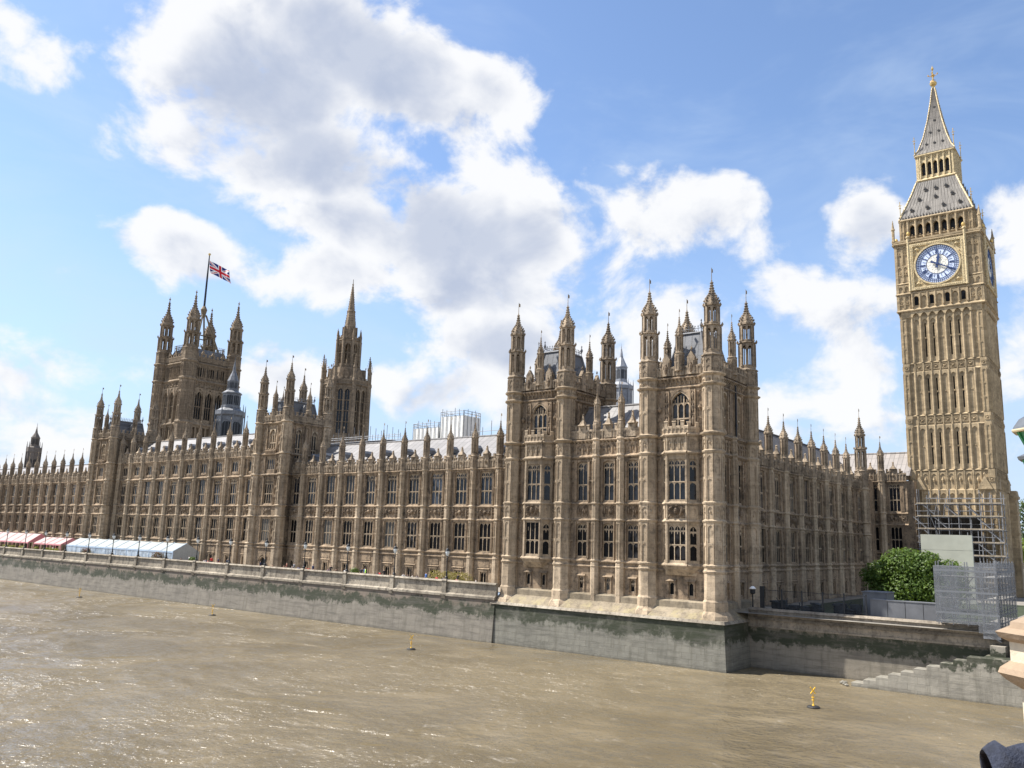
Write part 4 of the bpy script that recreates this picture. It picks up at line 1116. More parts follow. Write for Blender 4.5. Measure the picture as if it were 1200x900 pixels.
for rot in (EAST, NORTH):
    for i in (1, 2, 4, 5): part(ct, 'window', lgm, None, tower_at(rot, px[i] + pw7/2, -HW + .3, 5.0), rot)
    for z0, z1 in TI:
        for i in (1, 2, 4, 5): part(ct, 'window', sgm, None, tower_at(rot, px[i] + pw7/2, -HW + .3, z0 + .9), rot)
# buttress turrets low at the corners
# clock stage
ST = 6.75
cs = M()
f = M()
f.holes(-ST, ST, 47.2, 60.0, [], 0)
string(f, -ST - .1, ST + .1, 47.35, .4, .3); string(f, -ST - .1, ST + .1, 50.4, .35, .3); string(f, -ST, -4.45, 52.3, .25, .2); string(f, 4.45, ST, 52.3, .25, .2)
n7 = [-4.3 + i*8.6/7 for i in range(8)]
for i in range(7):
    f.box(n7[i] - .14, n7[i] + .14, -.3, 0, 47.7, 50.1); f.arch(n7[i] + .14, n7[i+1] - .14, 49.1, 49.75, 50.1, -.25, 0, 4); f.lathe(n7[i], -.3, [(.1, 47.7), (.1, 50.2)], 5)
    f.box(n7[i] + .3, n7[i+1] - .3, -.02, .0, 47.9, 49.5)
f.box(n7[7] - .14, n7[7] + .14, -.3, 0, 47.7, 50.1)
for s_ in (-1, 1):
    for a, b in ((47.7, 50.1), (50.8, 52.0), (52.6, 55.6), (55.8, 59.3)):
        for x0_ in (4.75, 5.7): blind(f, min(s_*x0_, s_*(x0_ + .8)), max(s_*x0_, s_*(x0_ + .8)), a, b, 0, .12, .18, ())
        if b - a > 2:
            for x0_ in (5.15, 6.1): quatre(f, s_*x0_, b - 1.4, .3, 0, .12)
    f.box(s_*6.62 - .2, s_*6.62 + .2, -.15, 0, 47.4, 59.6)
string(f, -ST - .2, ST + .2, 59.75, .5, .5)
for k in range(4):
    q = M(); q.add(f, 0, -ST); cs.add(q, rot=k*math.pi/2)
cs.box(-ST - .4, ST + .4, -ST - .4, ST + .4, 59.9, 60.25)
part(ct, 'clock_stage', cs, STONE_CLEAN, (CX, CY, 0))
gl = M(); gl.box(-.3, .3, -.012, 0, 48.1, 49.6); glm = gl.mesh('window', DARKGLASS)
for rot in (EAST, NORTH):
    for i in (0, 2, 4, 6): part(ct, 'window', glm, None, tower_at(rot, (n7[i] + n7[i+1])/2, -ST - .03, 0), rot)
# dials
ZD = 55.0; RD = 3.45
def ring(m, r0, r1, y0, y1, n=72, z=0.):
    for i in range(n):
        a, b = 2*math.pi*i/n, 2*math.pi*(i+1)/n
        P = lambda r, an, y: (r*math.sin(an), y, z + r*math.cos(an))
        m.face([P(r0, a, y0), P(r0, b, y0), P(r1, b, y0), P(r1, a, y0)]); m.face([P(r1, a, y0), P(r1, b, y0), P(r1, b, y1), P(r1, a, y1)]); m.face([P(r0, b, y0), P(r0, a, y0), P(r0, a, y1), P(r0, b, y1)])
def spoke(m, ang, r0, r1, w0, w1, y0, y1, off=0., off1=None):
    c, s_ = math.cos(ang), math.sin(ang); off1 = off if off1 is None else off1
    def P(r, o): return (s_*r + c*o, c*r - s_*o)
    pts = [P(r0, off - w0), P(r0, off + w0), P(r1, off1 + w1), P(r1, off1 - w1)]
    m.prism(pts, y0, y1)
frame = M()
fh = 4.25
for a, b, c, d in ((-fh - .1, -fh + .45, -fh, fh), (fh - .45, fh + .1, -fh, fh)): frame.box(a, b, -.42, 0, c, d)
frame.box(-fh + .45, fh - .45, -.42, 0, -fh, -fh + .5); frame.box(-fh + .45, fh - .45, -.42, 0, fh - .5, fh)
frame.box(-fh + .45, fh - .45, -.12, 0, -fh + .5, fh - .5)
for s_ in (-1, 1):
    frame.lathe(s_*(fh + .25), -.3, [(.2, -fh - .1), (.2, fh + 1.2), (.32, fh + 1.3), (.32, fh + 1.5), (.1, fh + 1.7)], 6)
    for t_ in (-1, 1):
        frame.octa(s_*3.15, -.2, t_*3.15, .42, .42); ring(frame, .42, .58, -.25, -.12, 12, 0) if False else None
        for k in range(5):
            an = k*1.2566; frame.octa(s_*3.15 + .55*math.cos(an), -.16, t_*3.15 + .55*math.sin(an), .14)
        for q in (.8, 1.6): frame.octa(s_*(3.5), -.16, t_*(3.5 - q), .12); frame.octa(s_*(3.5 - q), -.16, t_*3.5, .12)
for k in range(26):
    x = -fh + .6 + k*(2*fh - 1.2)/25
    frame.octa(x, -.44, fh - .25, .1); frame.octa(x, -.44, -fh + .25, .1); frame.octa(-fh + .18, -.44, x, .1); frame.octa(fh - .18, -.44, x, .1)
ring(frame, RD, RD + .28, -.46, -.1)
for i in range(20):
    a = i/20; frame.box(-fh + .1 + a*(2*fh - .4), -fh + .1 + a*(2*fh - .4) + .22, -.3, 0, fh + .15, fh + .6)
dial = M(); ring(dial, 0, RD, -.2, -.1)
blue = M()
for r0, r1 in ((3.36, 3.45), (3.02, 3.06), (2.68, 2.73), (1.72, 1.80)): ring(blue, r0, r1, -.25, -.2)
for i in range(60):
    a = 2*math.pi*i/60; spoke(blue, a, 2.73, 3.36, .030, .034, -.25, -.2)
    if i % 5 == 0: spoke(blue, a, 1.75, 3.4, .05, .06, -.27, -.2)
for i in range(12): spoke(blue, 2*math.pi*(i + .5)/12, 1.9, 2.4, .03, .03, -.25, -.2)
num = M()
ROM = {1: 'I', 2: 'II', 3: 'III', 4: 'IV', 5: 'V', 6: 'VI', 7: 'VII', 8: 'VIII', 9: 'IX', 10: 'X', 11: 'XI', 12: 'XII'}
for h_, tx in ROM.items():
    a = 2*math.pi*h_/12; wd = {'I': .13, 'V': .26, 'X': .26}; tot = sum(wd[c] for c in tx); o = -tot/2
    for c in tx:
        oc = o + wd[c]/2
        if c == 'I': spoke(num, a, 1.98, 2.62, .035, .035, -.275, -.2, oc)
        elif c == 'V': spoke(num, a, 1.98, 2.62, .035, .035, -.275, -.2, oc, oc - .09); spoke(num, a, 1.98, 2.62, .035, .035, -.275, -.2, oc, oc + .09)
        else: spoke(num, a, 1.98, 2.62, .035, .035, -.275, -.2, oc - .09, oc + .09); spoke(num, a, 1.98, 2.62, .035, .035, -.275, -.2, oc + .09, oc - .09)
        o += wd[c]
cen = M(); ring(cen, 0, 1.72, -.215, -.2); rnd = random.Random(3)
for i in range(8):
    for j in range(1, 6): spoke(cen, 2*math.pi*(i + .5*(j % 2))/8, .28*j, .28*j + .2, .09, .05, -.24, -.21)
hh = M(); aH = R(10); spoke(hh, aH, 0, 1.0, .16, .2, -.36, -.30); spoke(hh, aH, 1.0, 1.28, .34, .2, -.36, -.30); spoke(hh, aH, 1.28, 1.95, .2, .02, -.36, -.30); spoke(hh, aH + math.pi, 0, .75, .14, .2, -.36, -.30)
ring(hh, 0, .26, -.37, -.3, 16)
mh = M(); aM = R(118); spoke(mh, aM, 0, 3.25, .13, .07, -.44, -.39); spoke(mh, aM, 2.3, 3.3, .17, .02, -.45, -.40); spoke(mh, aM + math.pi, 0, 1.15, .1, .2, -.44, -.39); ring(mh, 0, .2, -.46, -.38, 16)
meshes = [frame.mesh('dial_frame', GOLDSTONE), dial.mesh('dial', OPAL), blue.mesh('minute_track', BLUE), num.mesh('numerals', BLUE), cen.mesh('dial_centre', CREAM), hh.mesh('hour_hand', BLUE), mh.mesh('minute_hand', BLUE)]
for rot in (EAST, NORTH, WEST, SOUTH):
    o = part(ct, 'clock_face', meshes[0], None, tower_at(rot, 0, -ST - .02, ZD), rot)
    for me in meshes[1:]: sub(o, me.name.split('.')[0], me, None)
# belfry
BH = 5.85
bf = M(); f = M()
n9 = [-4.55 + i*9.1/7 for i in range(8)]
f.holes(-BH, BH, 60.2, 64.4, [(n9[i] + .2, n9[i+1] - .2, 61.1, 63.6) for i in range(7)], 0, .9)
for i in range(8): f.lathe(n9[i], -.12, [(.2, 60.3), (.2, 63.9), (.3, 64.1)], 6); f.octa(n9[i], -.3, 61.2, .16, .22)
for i in range(7):
    f.arch(n9[i] + .2, n9[i+1] - .2, 62.6, 63.3, 63.65, -.1, .5, 4); f.box(n9[i] + .2, n9[i+1] - .2, -.15, .1, 60.9, 61.15); f.octa((n9[i] + n9[i+1])/2, -.2, 61.3, .14)
for s_ in (-1, 1):
    f.box(s_*5.5 - .3, s_*5.5 + .3, -.12, 0, 60.3, 64.2); blind(f, s_*5.5 - .25, s_*5.5 + .25, 60.5, 64, -.12, .08, .1, (.5,))
string(f, -BH, BH, 64.35, .4, .35); corbels(f, -BH, BH, 64.1, .3, .25, .5)
for k in range(4):
    q = M(); q.add(f, 0, -BH); bf.add(q, rot=k*math.pi/2)
part(ct, 'belfry', bf, STONE_CLEAN, (CX, CY, 0))
q = M(); q.box(-.43, .43, .82, .88, 61.12, 63.6); dk = q.mesh('louvre', IRON)
for rot in (EAST, NORTH):
    for i in range(7): part(ct, 'louvre', dk, None, tower_at(rot, (n9[i] + n9[i+1])/2, -BH, 0), rot)
pn = M()
pn.lathe(0, 0, [(.3, 0), (.3, .3), (.22, .4), (.22, 2.2), (.3, 2.3), (.3, 2.45), (.2, 2.6), (.03, 4.2)], 6); pn.octa(0, 0, 3.6, .16); pn.octa(0, 0, 2.6, .3, .2)
pnm = pn.mesh('pinnacle', STONE_CLEAN)
gp = M(); gp.lathe(0, 0, [(.06, 0), (.05, 3.4)], 5); gp.octa(0, 0, 2.3, .2); gp.box(-.28, .28, -.03, .03, 2.75, 2.83); gp.box(-.03, .03, -.28, .28, 2.75, 2.83); gp.octa(0, 0, 3.4, .1, .2); gp.octa(0, 0, .5, .14, .3)
gpm = gp.mesh('finial_rod', GOLD)
for s_ in (-1, 1):
    for t_ in (-1, 1):
        part(ct, 'pinnacle', pnm, None, (CX + s_*6.9, CY + t_*6.9, 60.2)); part(ct, 'finial_rod', gpm, None, (CX + s_*5.75, CY + t_*5.75, 64.6)); part(ct, 'finial_rod', gpm, None, (CX + s_*3.25, CY + t_*3.25, 77.6))
orb = M(); orb.lathe(0, 0, [(.1, 0), (.25, .1), (.3, .35), (.2, .6), (.05, .75)], 10)
orbm = orb.mesh('gilded_orb', GOLD)
for s_ in (-1, 1):
    for t_ in (-1, 1): part(ct, 'gilded_orb', orbm, None, (CX + s_*7.0, CY + t_*4.4, 61.0)); part(ct, 'gilded_orb', orbm, None, (CX + t_*4.4, CY + s_*7.0, 61.0))
# iron roofs
def sq_roof(prof, batt, w=.045):
    m = M(); m.lathe(0, 0, prof, 4)
    for k in range(4):
        for (r0, z0), (r1, z1) in zip(prof, prof[1:]):
            for i in range(-batt, batt + 1):
                q = M(); q.bar((r0*i/batt*.97, -r0, z0), (r1*i/batt*.97, -r1, z1), w, 4); m.add(q, rot=k*math.pi/2)
    return m
R1 = [(5.95, 64.5), (5.2, 66.6), (4.1, 69.6), (3.3, 72.1)]
m = sq_roof(R1, 9)
for k in range(4): 
    q = M()
    for i in range(25): q.bar((-5.9 + i*11.8/24, -5.95, 64.6), (-5.9 + i*11.8/24, -5.95, 65.1), .08, 4)
    m.add(q, rot=k*math.pi/2)
part(ct, 'lower_roof', m, IRONROOF, (CX, CY, 0))
ed = M()
for a in range(4):
    an = math.pi/4 + a*math.pi/2; k = math.sqrt(2)
    for (r0, z0), (r1, z1) in zip(R1, R1[1:]):
        ed.bar((r0*k*math.cos(an), r0*k*math.sin(an), z0), (r1*k*math.cos(an), r1*k*math.sin(an), z1), .16, 6)
        n = int((z1 - z0)/.55)
        for i in range(n):
            f_ = i/n; rr = (r0 + (r1 - r0)*f_)*k + .1; ed.octa(rr*math.cos(an), rr*math.sin(an), z0 + (z1 - z0)*f_, .16, .22)
part(ct, 'gilded_ridges', ed, GOLDSTONE, (CX, CY, 0))
dr = M(); dr.box(-.34, .34, -.35, .9, 0, .55); dr.prism([(-.5, .55), (.5, .55), (0, 1.25)], -.42, 1.2); dr.octa(0, -.4, 1.35, .08, .16)
drm = dr.mesh('dormer', IRONROOF); do = M(); do.prism([(-.22, .08), (.22, .08), (.22, .55), (0, .95), (-.22, .55)], -.44, -.425); dom = do.mesh('dormer_opening', IRON)
for rot in (EAST, NORTH):
    for z, xs in ((65.9, (-3.9, -1.3, 1.3, 3.9)), (68.0, (-2.7, 0, 2.7)), (69.9, (-1.7, 0, 1.7))):
        r_ = next(r0 + (r1 - r0)*(z - z0)/(z1 - z0) for (r0, z0), (r1, z1) in zip(R1, R1[1:]) if z0 <= z <= z1)
        for x in xs:
            o = part(ct, 'dormer', drm, None, tower_at(rot, x, -r_ + .1, z), rot); o.scale = (.62, .7, .7); sub(o, 'opening', dom)
# open lantern
la = M(); f = M()
n5 = [-2.45 + i*.98 for i in range(6)]
f.holes(-3.1, 3.1, 72.1, 77.4, [(n5[i] + .13, n5[i+1] - .13, 73.3, 76.2) for i in range(5)], 0, .7)
for i in range(6): f.lathe(n5[i], -.1, [(.13, 72.8), (.13, 76.9), (.2, 77.1)], 6)
for i in range(5): f.arch(n5[i] + .13, n5[i+1] - .13, 75.3, 75.9, 76.25, -.06, .4, 4); f.arch(n5[i] + .13, n5[i] + .47, 76.5, 76.9, 77.0, -.1, 0, 2); f.arch(n5[i] + .51, n5[i+1] - .13, 76.5, 76.9, 77.0, -.1, 0, 2)
string(f, -3.2, 3.2, 72.5, .4, .3); string(f, -3.2, 3.2, 77.35, .4, .35)
for s_ in (-1, 1): f.box(s_*2.85 - .15, s_*2.85 + .15, -.12, 0, 72.6, 77.1)
for k in range(4):
    q = M(); q.add(f, 0, -3.1); la.add(q, rot=k*math.pi/2)
part(ct, 'lantern', la, GOLDSTONE, (CX, CY, 0))
q = M(); q.box(-.35, .35, .6, .66, 73.3, 76.2); lo = q.mesh('louvre', IRON)
for rot in (EAST, NORTH):
    for i in range(5): part(ct, 'louvre', lo, None, tower_at(rot, (n5[i] + n5[i+1])/2, -3.1, 0), rot)
R2 = [(3.35, 77.5), (2.75, 78.6), (1.95, 81.2), (1.2, 84.8), (.6, 88.6), (.24, 91.6)]
part(ct, 'spire', sq_roof(R2, 5, .04), IRONROOF, (CX, CY, 0))
ed = M()
for a in range(4):
    an = math.pi/4 + a*math.pi/2; k = math.sqrt(2)
    for (r0, z0), (r1, z1) in zip(R2, R2[1:]):
        ed.bar((r0*k*math.cos(an), r0*k*math.sin(an), z0), (r1*k*math.cos(an), r1*k*math.sin(an), z1), .11, 6)
        n = int((z1 - z0)/.5)
        for i in range(n):
            f_ = i/n; rr = (r0 + (r1 - r0)*f_)*k + .06; ed.octa(rr*math.cos(an), rr*math.sin(an), z0 + (z1 - z0)*f_, .13, .17)
part(ct, 'gilded_ridges', ed, GOLDSTONE, (CX, CY, 0))
for rot in (EAST, NORTH):
    for z, xs in ((79.3, (-1.35, 0, 1.35)), (81.8, (-.7, .7)), (84.3, (0,)), (87.2, (0,))):
        r_ = next(r0 + (r1 - r0)*(z - z0)/(z1 - z0) for (r0, z0), (r1, z1) in zip(R2, R2[1:]) if z0 <= z <= z1)
        for x in xs:
            o = part(ct, 'dormer', drm, None, tower_at(rot, x, -r_ + .15, z), rot); o.scale = (.5, .5, .5); sub(o, 'opening', dom)
fi = M(); fi.lathe(0, 0, [(.22, 91.4), (.24, 92.0), (.5, 92.2), (.62, 92.6), (.4, 92.9), (.14, 93.1), (.1, 94.0), (.32, 94.25), (.1, 94.5), (.06, 95.2), (.2, 95.4), (.24, 95.6), (.1, 95.85), (.03, 96.2)], 8)
for a in range(4):
    an = a*math.pi/2; c, s_ = math.cos(an), math.sin(an)
    fi.bar((0, 0, 93.9), (.75*c, .75*s_, 94.3), .06); fi.octa(.8*c, .8*s_, 94.4, .15, .25); fi.bar((0, 0, 93.4), (.5*c, .5*s_, 93.1), .05)
part(ct, 'finial', fi, GOLD, (CX, CY, 0))
# low corner buttress seen on the right
m = M(); m.box(-1.2, 1.2, -1.1, 1.1, GZ, 15.2); m.lathe(0, 0, [(1.3, 15.0), (1.35, 15.4), (1.2, 15.6), (1.1, 16.4)], 4); m.lathe(0, 0, [(.2, 16.4), (.18, 17.3), (.28, 17.4), (.05, 18.3)], 6); m.octa(0, 0, 18.0, .2)
for z in (4, 9, 12.5): m.box(-1.3, 1.3, -1.2, 1.2, z, z + .3)
for s_ in (1,): part(ct, 'corner_buttress', m, STONE_CLEAN, (CX + 6.6, CY - 6.6, 0))

# ------------------------------------------------------------------ scaffolding at the foot of the clock tower
sc = thing("scaffolding", "grey tube scaffolding with boards at the foot of the clock tower", "scaffolding", (67.4, -11.5, GZ))
m = M(); bd = M()
YS = [-18.2 + i*1.55 for i in range(9)]; ZS = [1.0 + 2.05*i for i in range(7)]
for X in (66.6, 68.3):
    for i, y in enumerate(YS):
        top = 14.4 if i not in (3, 4) else 12.4
        y += random.uniform(-.15, .15); m.bar((X, y, GZ), (X, y, top + random.uniform(.2, 1.6)), .07, 5)
        if i in (0, 2, 3, 6): m.bar((X, y + .5, GZ), (X, y + .5, top - random.uniform(0, 5)), .055, 5)
    for z in ZS:
        for i in range(8):
            for dz, w_ in ((0, .065), (1.0, .05)):
                if random.random() < (.9 if dz == 0 else .6): m.bar((X, YS[i] - .25, z + dz + random.uniform(-.04, .04)), (X, YS[i+1] + .25, z + dz + random.uniform(-.04, .04)), w_, 5)
    for k, (i, z) in enumerate(((0, 3.05), (0, 7.15), (1, 5.1), (1, 9.2), (2, 11.2), (5, 9.2), (6, 7.1), (6, 11.2), (7, 9.2), (4, 11.2))): m.bar((X, YS[i], z), (X, YS[i+1] + .6, z + 2.05), .08, 5)
for z in ZS:
    for y in YS: m.bar((66.3, y, z), (68.7, y, z), .045, 5)
    bd.box(66.6, 68.3, YS[0], YS[-1], z + .06, z + .12); bd.box(66.48, 66.53, YS[0], YS[-1], z + .1, z + .3)
for k in range(26):
    y = random.uniform(YS[0], YS[-1]); z = random.uniform(0, 12.5); m.bar((66.5, y, z), (66.5, y + random.uniform(-.4, .4), z + random.uniform(1.0, 2.6)), .05, 5)
for k in range(6):
    m.bar((66.45, YS[5] - k*.02, 6.0 + k*.35), (66.45, YS[8], 6.0 + k*.35 + .05), .05, 5); m.bar((66.4, YS[6], 8.2), (66.4, YS[7], 12.8), .07, 5)
q = M(); q.box(68.9, 69.0, -14.6, -7.0, 4.4, 11.3); part(sc, 'sheeting', q, plain('dark_backing', (.07, .065, .06), .9, 0, .4, 1.5))  # dark panel added to stand for the dark interior behind the tubes
part(sc, 'tubes', m, plain('scaffold_tube', (.24, .245, .255), .5, .2, .4)); part(sc, 'boards', bd, plain("scaffold_boards", (.34, .29, .22), .9, 0, .3))
m = M()
for i in range(7): m.slope(66.3, 68.4, YS[8] - .3 - i*.0, YS[8] + .1, 2, 2.1, YS[8])
ws_ = thing("site_hoarding", "large plain cream panel standing behind the round green tree below the clock tower", "hoarding", (50, -13, GZ))
m = M(); m.box(49.8, 50.2, -16.4, -9.7, GZ, 8.1); part(ws_, 'panel', m, PANEL)
m = M()
for k in range(1, 4): m.box(49.785, 49.8, -16.4, -9.7, GZ + k*2.45, GZ + k*2.45 + .02)
part(ws_, 'joints', m, plain("panel_joint", (.37, .375, .315), .7))

# ------------------------------------------------------------------ great square tower with the flag
VX, VY, VH = 107.6, 282.5, 10.2
vt = thing("palace_tower", "huge square stone tower with four tall corner turrets and the flag, in the background", "tower", (VX, VY, GZ))
f = M()
wx = (-4.6, 0., 4.6)
f.holes(-VH, VH, GZ, 73.6, [(x - 1.45, x + 1.45, 49.6, 61.5) for x in wx] + [(x + dx - .5, x + dx + .5, 67.3, 71.0) for x in wx for dx in (-1.3, 0, 1.3)] + [(x + dx - .6, x + dx + .6, 41.5, 46.2) for x in wx for dx in (-.9, .9)], 0, .9)
for x in wx:
    f.arch(x - 1.45, x + 1.45, 58.2, 61.0, 61.6, -.4, .6, 6); f.arch(x - 1.9, x + 1.9, 58.4, 62.2, 62.6, -.55, -.1, 6)
    for dx in (-.5, .5): f.box(x + dx - .1, x + dx + .1, .2, .6, 49.6, 60.5)
    f.box(x - 1.4, x + 1.4, .25, .6, 54.6, 54.9)
    f.octa(x, -.4, 63.5, .5, .8)
for x in (-6.9, -2.3, 2.3, 6.9): f.lathe(x, -.2, [(.5, 41), (.5, 62), (.3, 63), (.3, 65)], 6)
for z, h, p in ((40.6, .8, .6), (47.6, .9, .7), (65.6, .9, .8), (72.9, .9, .9), (63.2, .4, .4)): string(f, -VH, VH, z, h, p)
for i in range(16):
    x = -7.2 + i*.96; f.box(x - .1, x + .1, -.3, 0, 66.2, 72.3); f.arch(x + .1, x + .86, 71.0, 71.7, 72.2, -.25, 0, 3)
for i in range(12): blind(f, -7.1 + i*1.2, -6.1 + i*1.2, 63.9, 65.1, 0, .15, .25, ())
for i in range(8): blind(f, -7.2 + i*1.85, -5.7 + i*1.85, 28, 40, 0, .25, .3, (.5,))
corbels(f, -VH, VH, 72.6, .7, .6, .9)
parapet(f, -7.5, 7.5, 73.5, 3.4, -.3, .95, .5, .4)
for x in (-4.6, 0, 4.6): f.prism([(x - 1, 76.5), (x + 1, 76.5), (x, 78.3)], -.6, 0); f.lathe(x, -.3, [(.2, 78), (.15, 80.2)], 5); f.octa(x, -.3, 80.2, .3)
w_ = M()
for k in range(4):
    q = M(); q.add(f, 0, -VH); w_.add(q, rot=k*math.pi/2)
part(vt, 'wall', w_, STONE_FAR, (VX, VY, 0))
vg = M(); vg.box(-1.45, 1.45, .5, .6, 49.6, 61.5); vgm = vg.mesh('window', DARKGLASS)
vl = M(); vl.box(-.5, .5, .6, .7, 67.3, 71.0)
vlm = vl.mesh('louvres', IRON)
for rot in (EAST, NORTH):
    for x in wx: part(vt, 'window', vgm, None, loc_of((VX, VY, 0), rot, x, -VH), rot); [part(vt, 'louvre', vlm, None, loc_of((VX, VY, 0), rot, x + dx, -VH), rot) for dx in (-1.3, 0, 1.3)]
ts = M(); ts.lathe(0, 0, [(3.0, GZ), (3.0, 48), (2.85, 48.5), (2.85, 77)], 8)
for z in (40.6, 47.6, 65.6, 72.9): ts.lathe(0, 0, [(2.9, z - .7), (3.3, z - .2), (3.35, z + .2), (2.9, z + .6)], 8)
for z0, z1 in ((28, 40), (41.4, 46.8), (48.8, 54.6), (54.8, 60.6), (60.8, 64.8), (66.4, 72)):
    for i in range(8):
        q = M(); blind(q, -.85, .85, z0, z1, -2.85, .22, .22, ()); q.box(-.1, .1, -3.05, -2.85, z0, z1); ts.add(q, rot=i*math.pi/4)
tsm = ts.mesh('turret_shaft', STONE_FAR)
tt = turret(2.75, 0, 1.3, [(6.2, .96, .12), (5.4, .80, .12)], 11.2, 0, big=True); tt.octa(0, 0, 25.1, .5, .7); tt.box(-.08, .08, -.08, .08, 24, 26.0)
ttm = tt.mesh('turret', STONE_FAR)
for sx in (-1, 1):
    for sy in (-1, 1):
        o = part(vt, 'turret', ttm, None, (VX + sx*VH, VY + sy*VH, 77)); sub(o, 'shaft', tsm, None, (0, 0, -77))
m = M(); m.lathe(VX, VY, [(8.5, 73.5), (7.6, 78.5), (7.2, 79.5)], 4); part(vt, 'roof', m, LEAD)
m = M()
for k in range(4):
    q = M()
    for i in range(17): q.bar((-7.2 + i*.9, -7.3, 79.4), (-7.2 + i*.9, -7.3, 81.4), .09, 4); q.octa(-7.2 + i*.9, -7.3, 81.5, .2, .35)
    q.bar((-7.2, -7.3, 80.6), (7.2, -7.3, 80.6), .1)
    m.add(q, VX, VY, 0, k*math.pi/2)
for sx in (-1, 1):
    for sy in (-1, 1): m.bar((VX + sx*5.5, VY + sy*5.5, 79.5), (VX + sx*.8, VY + sy*.8, 96), .38, 6); m.bar((VX + sx*3.6, VY - 3.6, 86.2), (VX + sx*3.6, VY + 3.6, 86.2), .25); m.bar((VX - 3.6, VY + sx*3.6, 86.2), (VX + 3.6, VY + sx*3.6, 86.2), .25)
m.lathe(VX, VY, [(.7, 95), (1.0, 97), (1.3, 98.5), (.6, 100)], 8)
part(vt, 'iron_crown', m, OLDGILT)
fp = thing("flagpole", "tall flagpole rising from the iron crown of the great square tower", "flagpole", (VX, VY, 99.8))
m = M(); m.lathe(VX, VY, [(.42, 99.8), (.36, 112), (.2, 123.0)], 8); part(fp, 'pole', m, IRON)
m = M(); m.lathe(VX, VY, [(.1, 122.9), (.5, 123.3), (.5, 123.8), (.1, 124.1)], 8); part(fp, 'finial', m, GOLD)
# flag: a waving cloth, its crosses as sheets riding 3 cm off it
FL, FH_ = 11.8, 5.5
fdir = Vector((.53, -.80, -.42)).normalized(); FO = Vector((VX, VY, 120.6)) + Vector((.53, -.80, 0)).normalized()*.35
nrm = Vector((-.80, -.53, 0)).normalized()
def fpt(u, v, off=0.):
    """u 0..1 along the fly, v 0..1 down the hoist"""
    wv = math.sin(u*7.5 + v*1.3)*.75*u + math.sin(u*15 + 2*v)*.22*u
    p = FO + fdir*(FL*u*.90) + Vector((.12*v, -.10*v, -1))*(FH_*v) + nrm*(wv + off) + Vector((0, 0, -1))*(.9*u*u*.6)
    return tuple(p)
BLUEF = plain("flag_blue", (.012, .022, .16), .8, 0, .1); WHITEF = plain("flag_white", (.8, .8, .8), .8, 0, .05); REDF = plain("flag_red", (.56, .012, .025), .8, 0, .1)
NU, NV = 60, 30
def cls(u, v):
    X, Y = u*60, v*30
    if abs(X - 30) < 3 or abs(Y - 15) < 3: return 2
    if abs(X - 30) < 5 or abs(Y - 15) < 5: return 1
    d1 = (Y - X/2)*.894; d2 = (Y - (30 - X/2))*.894
    for d, left in ((d1, X < 30), (d2, X < 30)):
        s_ = 1 if left else -1
        if d is d1 and 0 <= d*s_ < 2: return 2
        if d is d2 and 0 <= d*s_ < 2: return 2
    if abs(d1) < 3 or abs(d2) < 3: return 1
    return 0
me = bpy.data.meshes.new('flag')
vs = []; fs = []; mi = []
for j in range(NV + 1):
    for i in range(NU + 1): vs.append(fpt(i/NU, j/NV))
nfr = len(vs)
for j in range(NV + 1):
    for i in range(NU + 1): vs.append(fpt(i/NU, j/NV, .03))
for base_ in (0, nfr):
    for j in range(NV):
        for i in range(NU):
            a = base_ + j*(NU + 1) + i; fs.append((a, a + 1, a + NU + 2, a + NU + 1)); mi.append(cls((i + .5)/NU, (j + .5)/NV))
vs = [(x - VX, y - VY, z - 117) for x, y, z in vs]
me.from_pydata(vs, [], fs)
for q in (BLUEF, WHITEF, REDF): me.materials.append(q)
me.polygons.foreach_set('material_index', mi); me.polygons.foreach_set('use_smooth', [True]*len(fs)); me.update()
tag(link('flag', me, (VX, VY, 117)), "red white and blue crossed flag flying from the tall flagpole", "flag")

# ------------------------------------------------------------------ central octagonal tower with spire
OX, OY = 87.7, 163.5
oc = thing("spire_tower", "octagonal stone tower with tall windows and a slender stone spire, in the background", "tower", (OX, OY, GZ))
m = M(); RA = 6.9
for i in range(8):
    q = M(); hwid = RA*math.tan(math.pi/8)
    q.holes(-hwid, hwid, GZ, 51.6, [(-1.75, -.3, 35.6, 49.8), (.3, 1.75, 35.6, 49.8)], -RA, .7)
    for x in (-1.03, 1.03):
        q.arch(x - .72, x + .72, 48.3, 49.5, 49.9, -RA - .2, -RA + .4, 5); q.box(x - .09, x + .09, -RA + .1, -RA + .4, 35.6, 49); 
        for z in (39, 42.5, 45.8): q.box(x - .7, x + .7, -RA + .1, -RA + .4, z, z + .22)
    q.box(-.3, .3, -RA - .25, -RA, 34.5, 51); 
    for z in (34.6, 51.2, 30): string(q, -hwid, hwid, z, .6, .5, -RA)
    parapet(q, -hwid, hwid, 51.4, 1.9, -RA - .1, .7, .35, .45)
    m.add(q, OX, OY, 0, i*math.pi/4)
part(oc, 'wall', m, STONE_FAR)
q = M(); q.box(-1.75, -.3, .55, .62, 35.6, 49.8); q.box(.3, 1.75, .55, .62, 35.6, 49.8); gm = q.mesh('window', GLASS)
for i in range(8): part(oc, 'window', gm, None, loc_of((OX, OY, 0), i*math.pi/4, 0, -RA), i*math.pi/4)
pb = M(); pb.lathe(0, 0, [(.75, GZ), (.75, 36), (.6, 44), (.6, 51.5), (.75, 52), (.7, 52.6), (.5, 53), (.5, 56), (.65, 56.3), (.35, 57.2), (.1, 60.2)], 8)
crockets(pb, 0, 0, [(.6, 56.3), (.1, 60)], 4, .16, step=.7); pb.octa(0, 0, 60.3, .25, .4)
pbm = pb.mesh('buttress', STONE_FAR)
for i in range(8):
    a = math.pi/8 + i*math.pi/4; k = RA/math.cos(math.pi/8) + .25; part(oc, 'buttress', pbm, None, (OX + k*math.cos(a), OY + k*math.sin(a), 0))
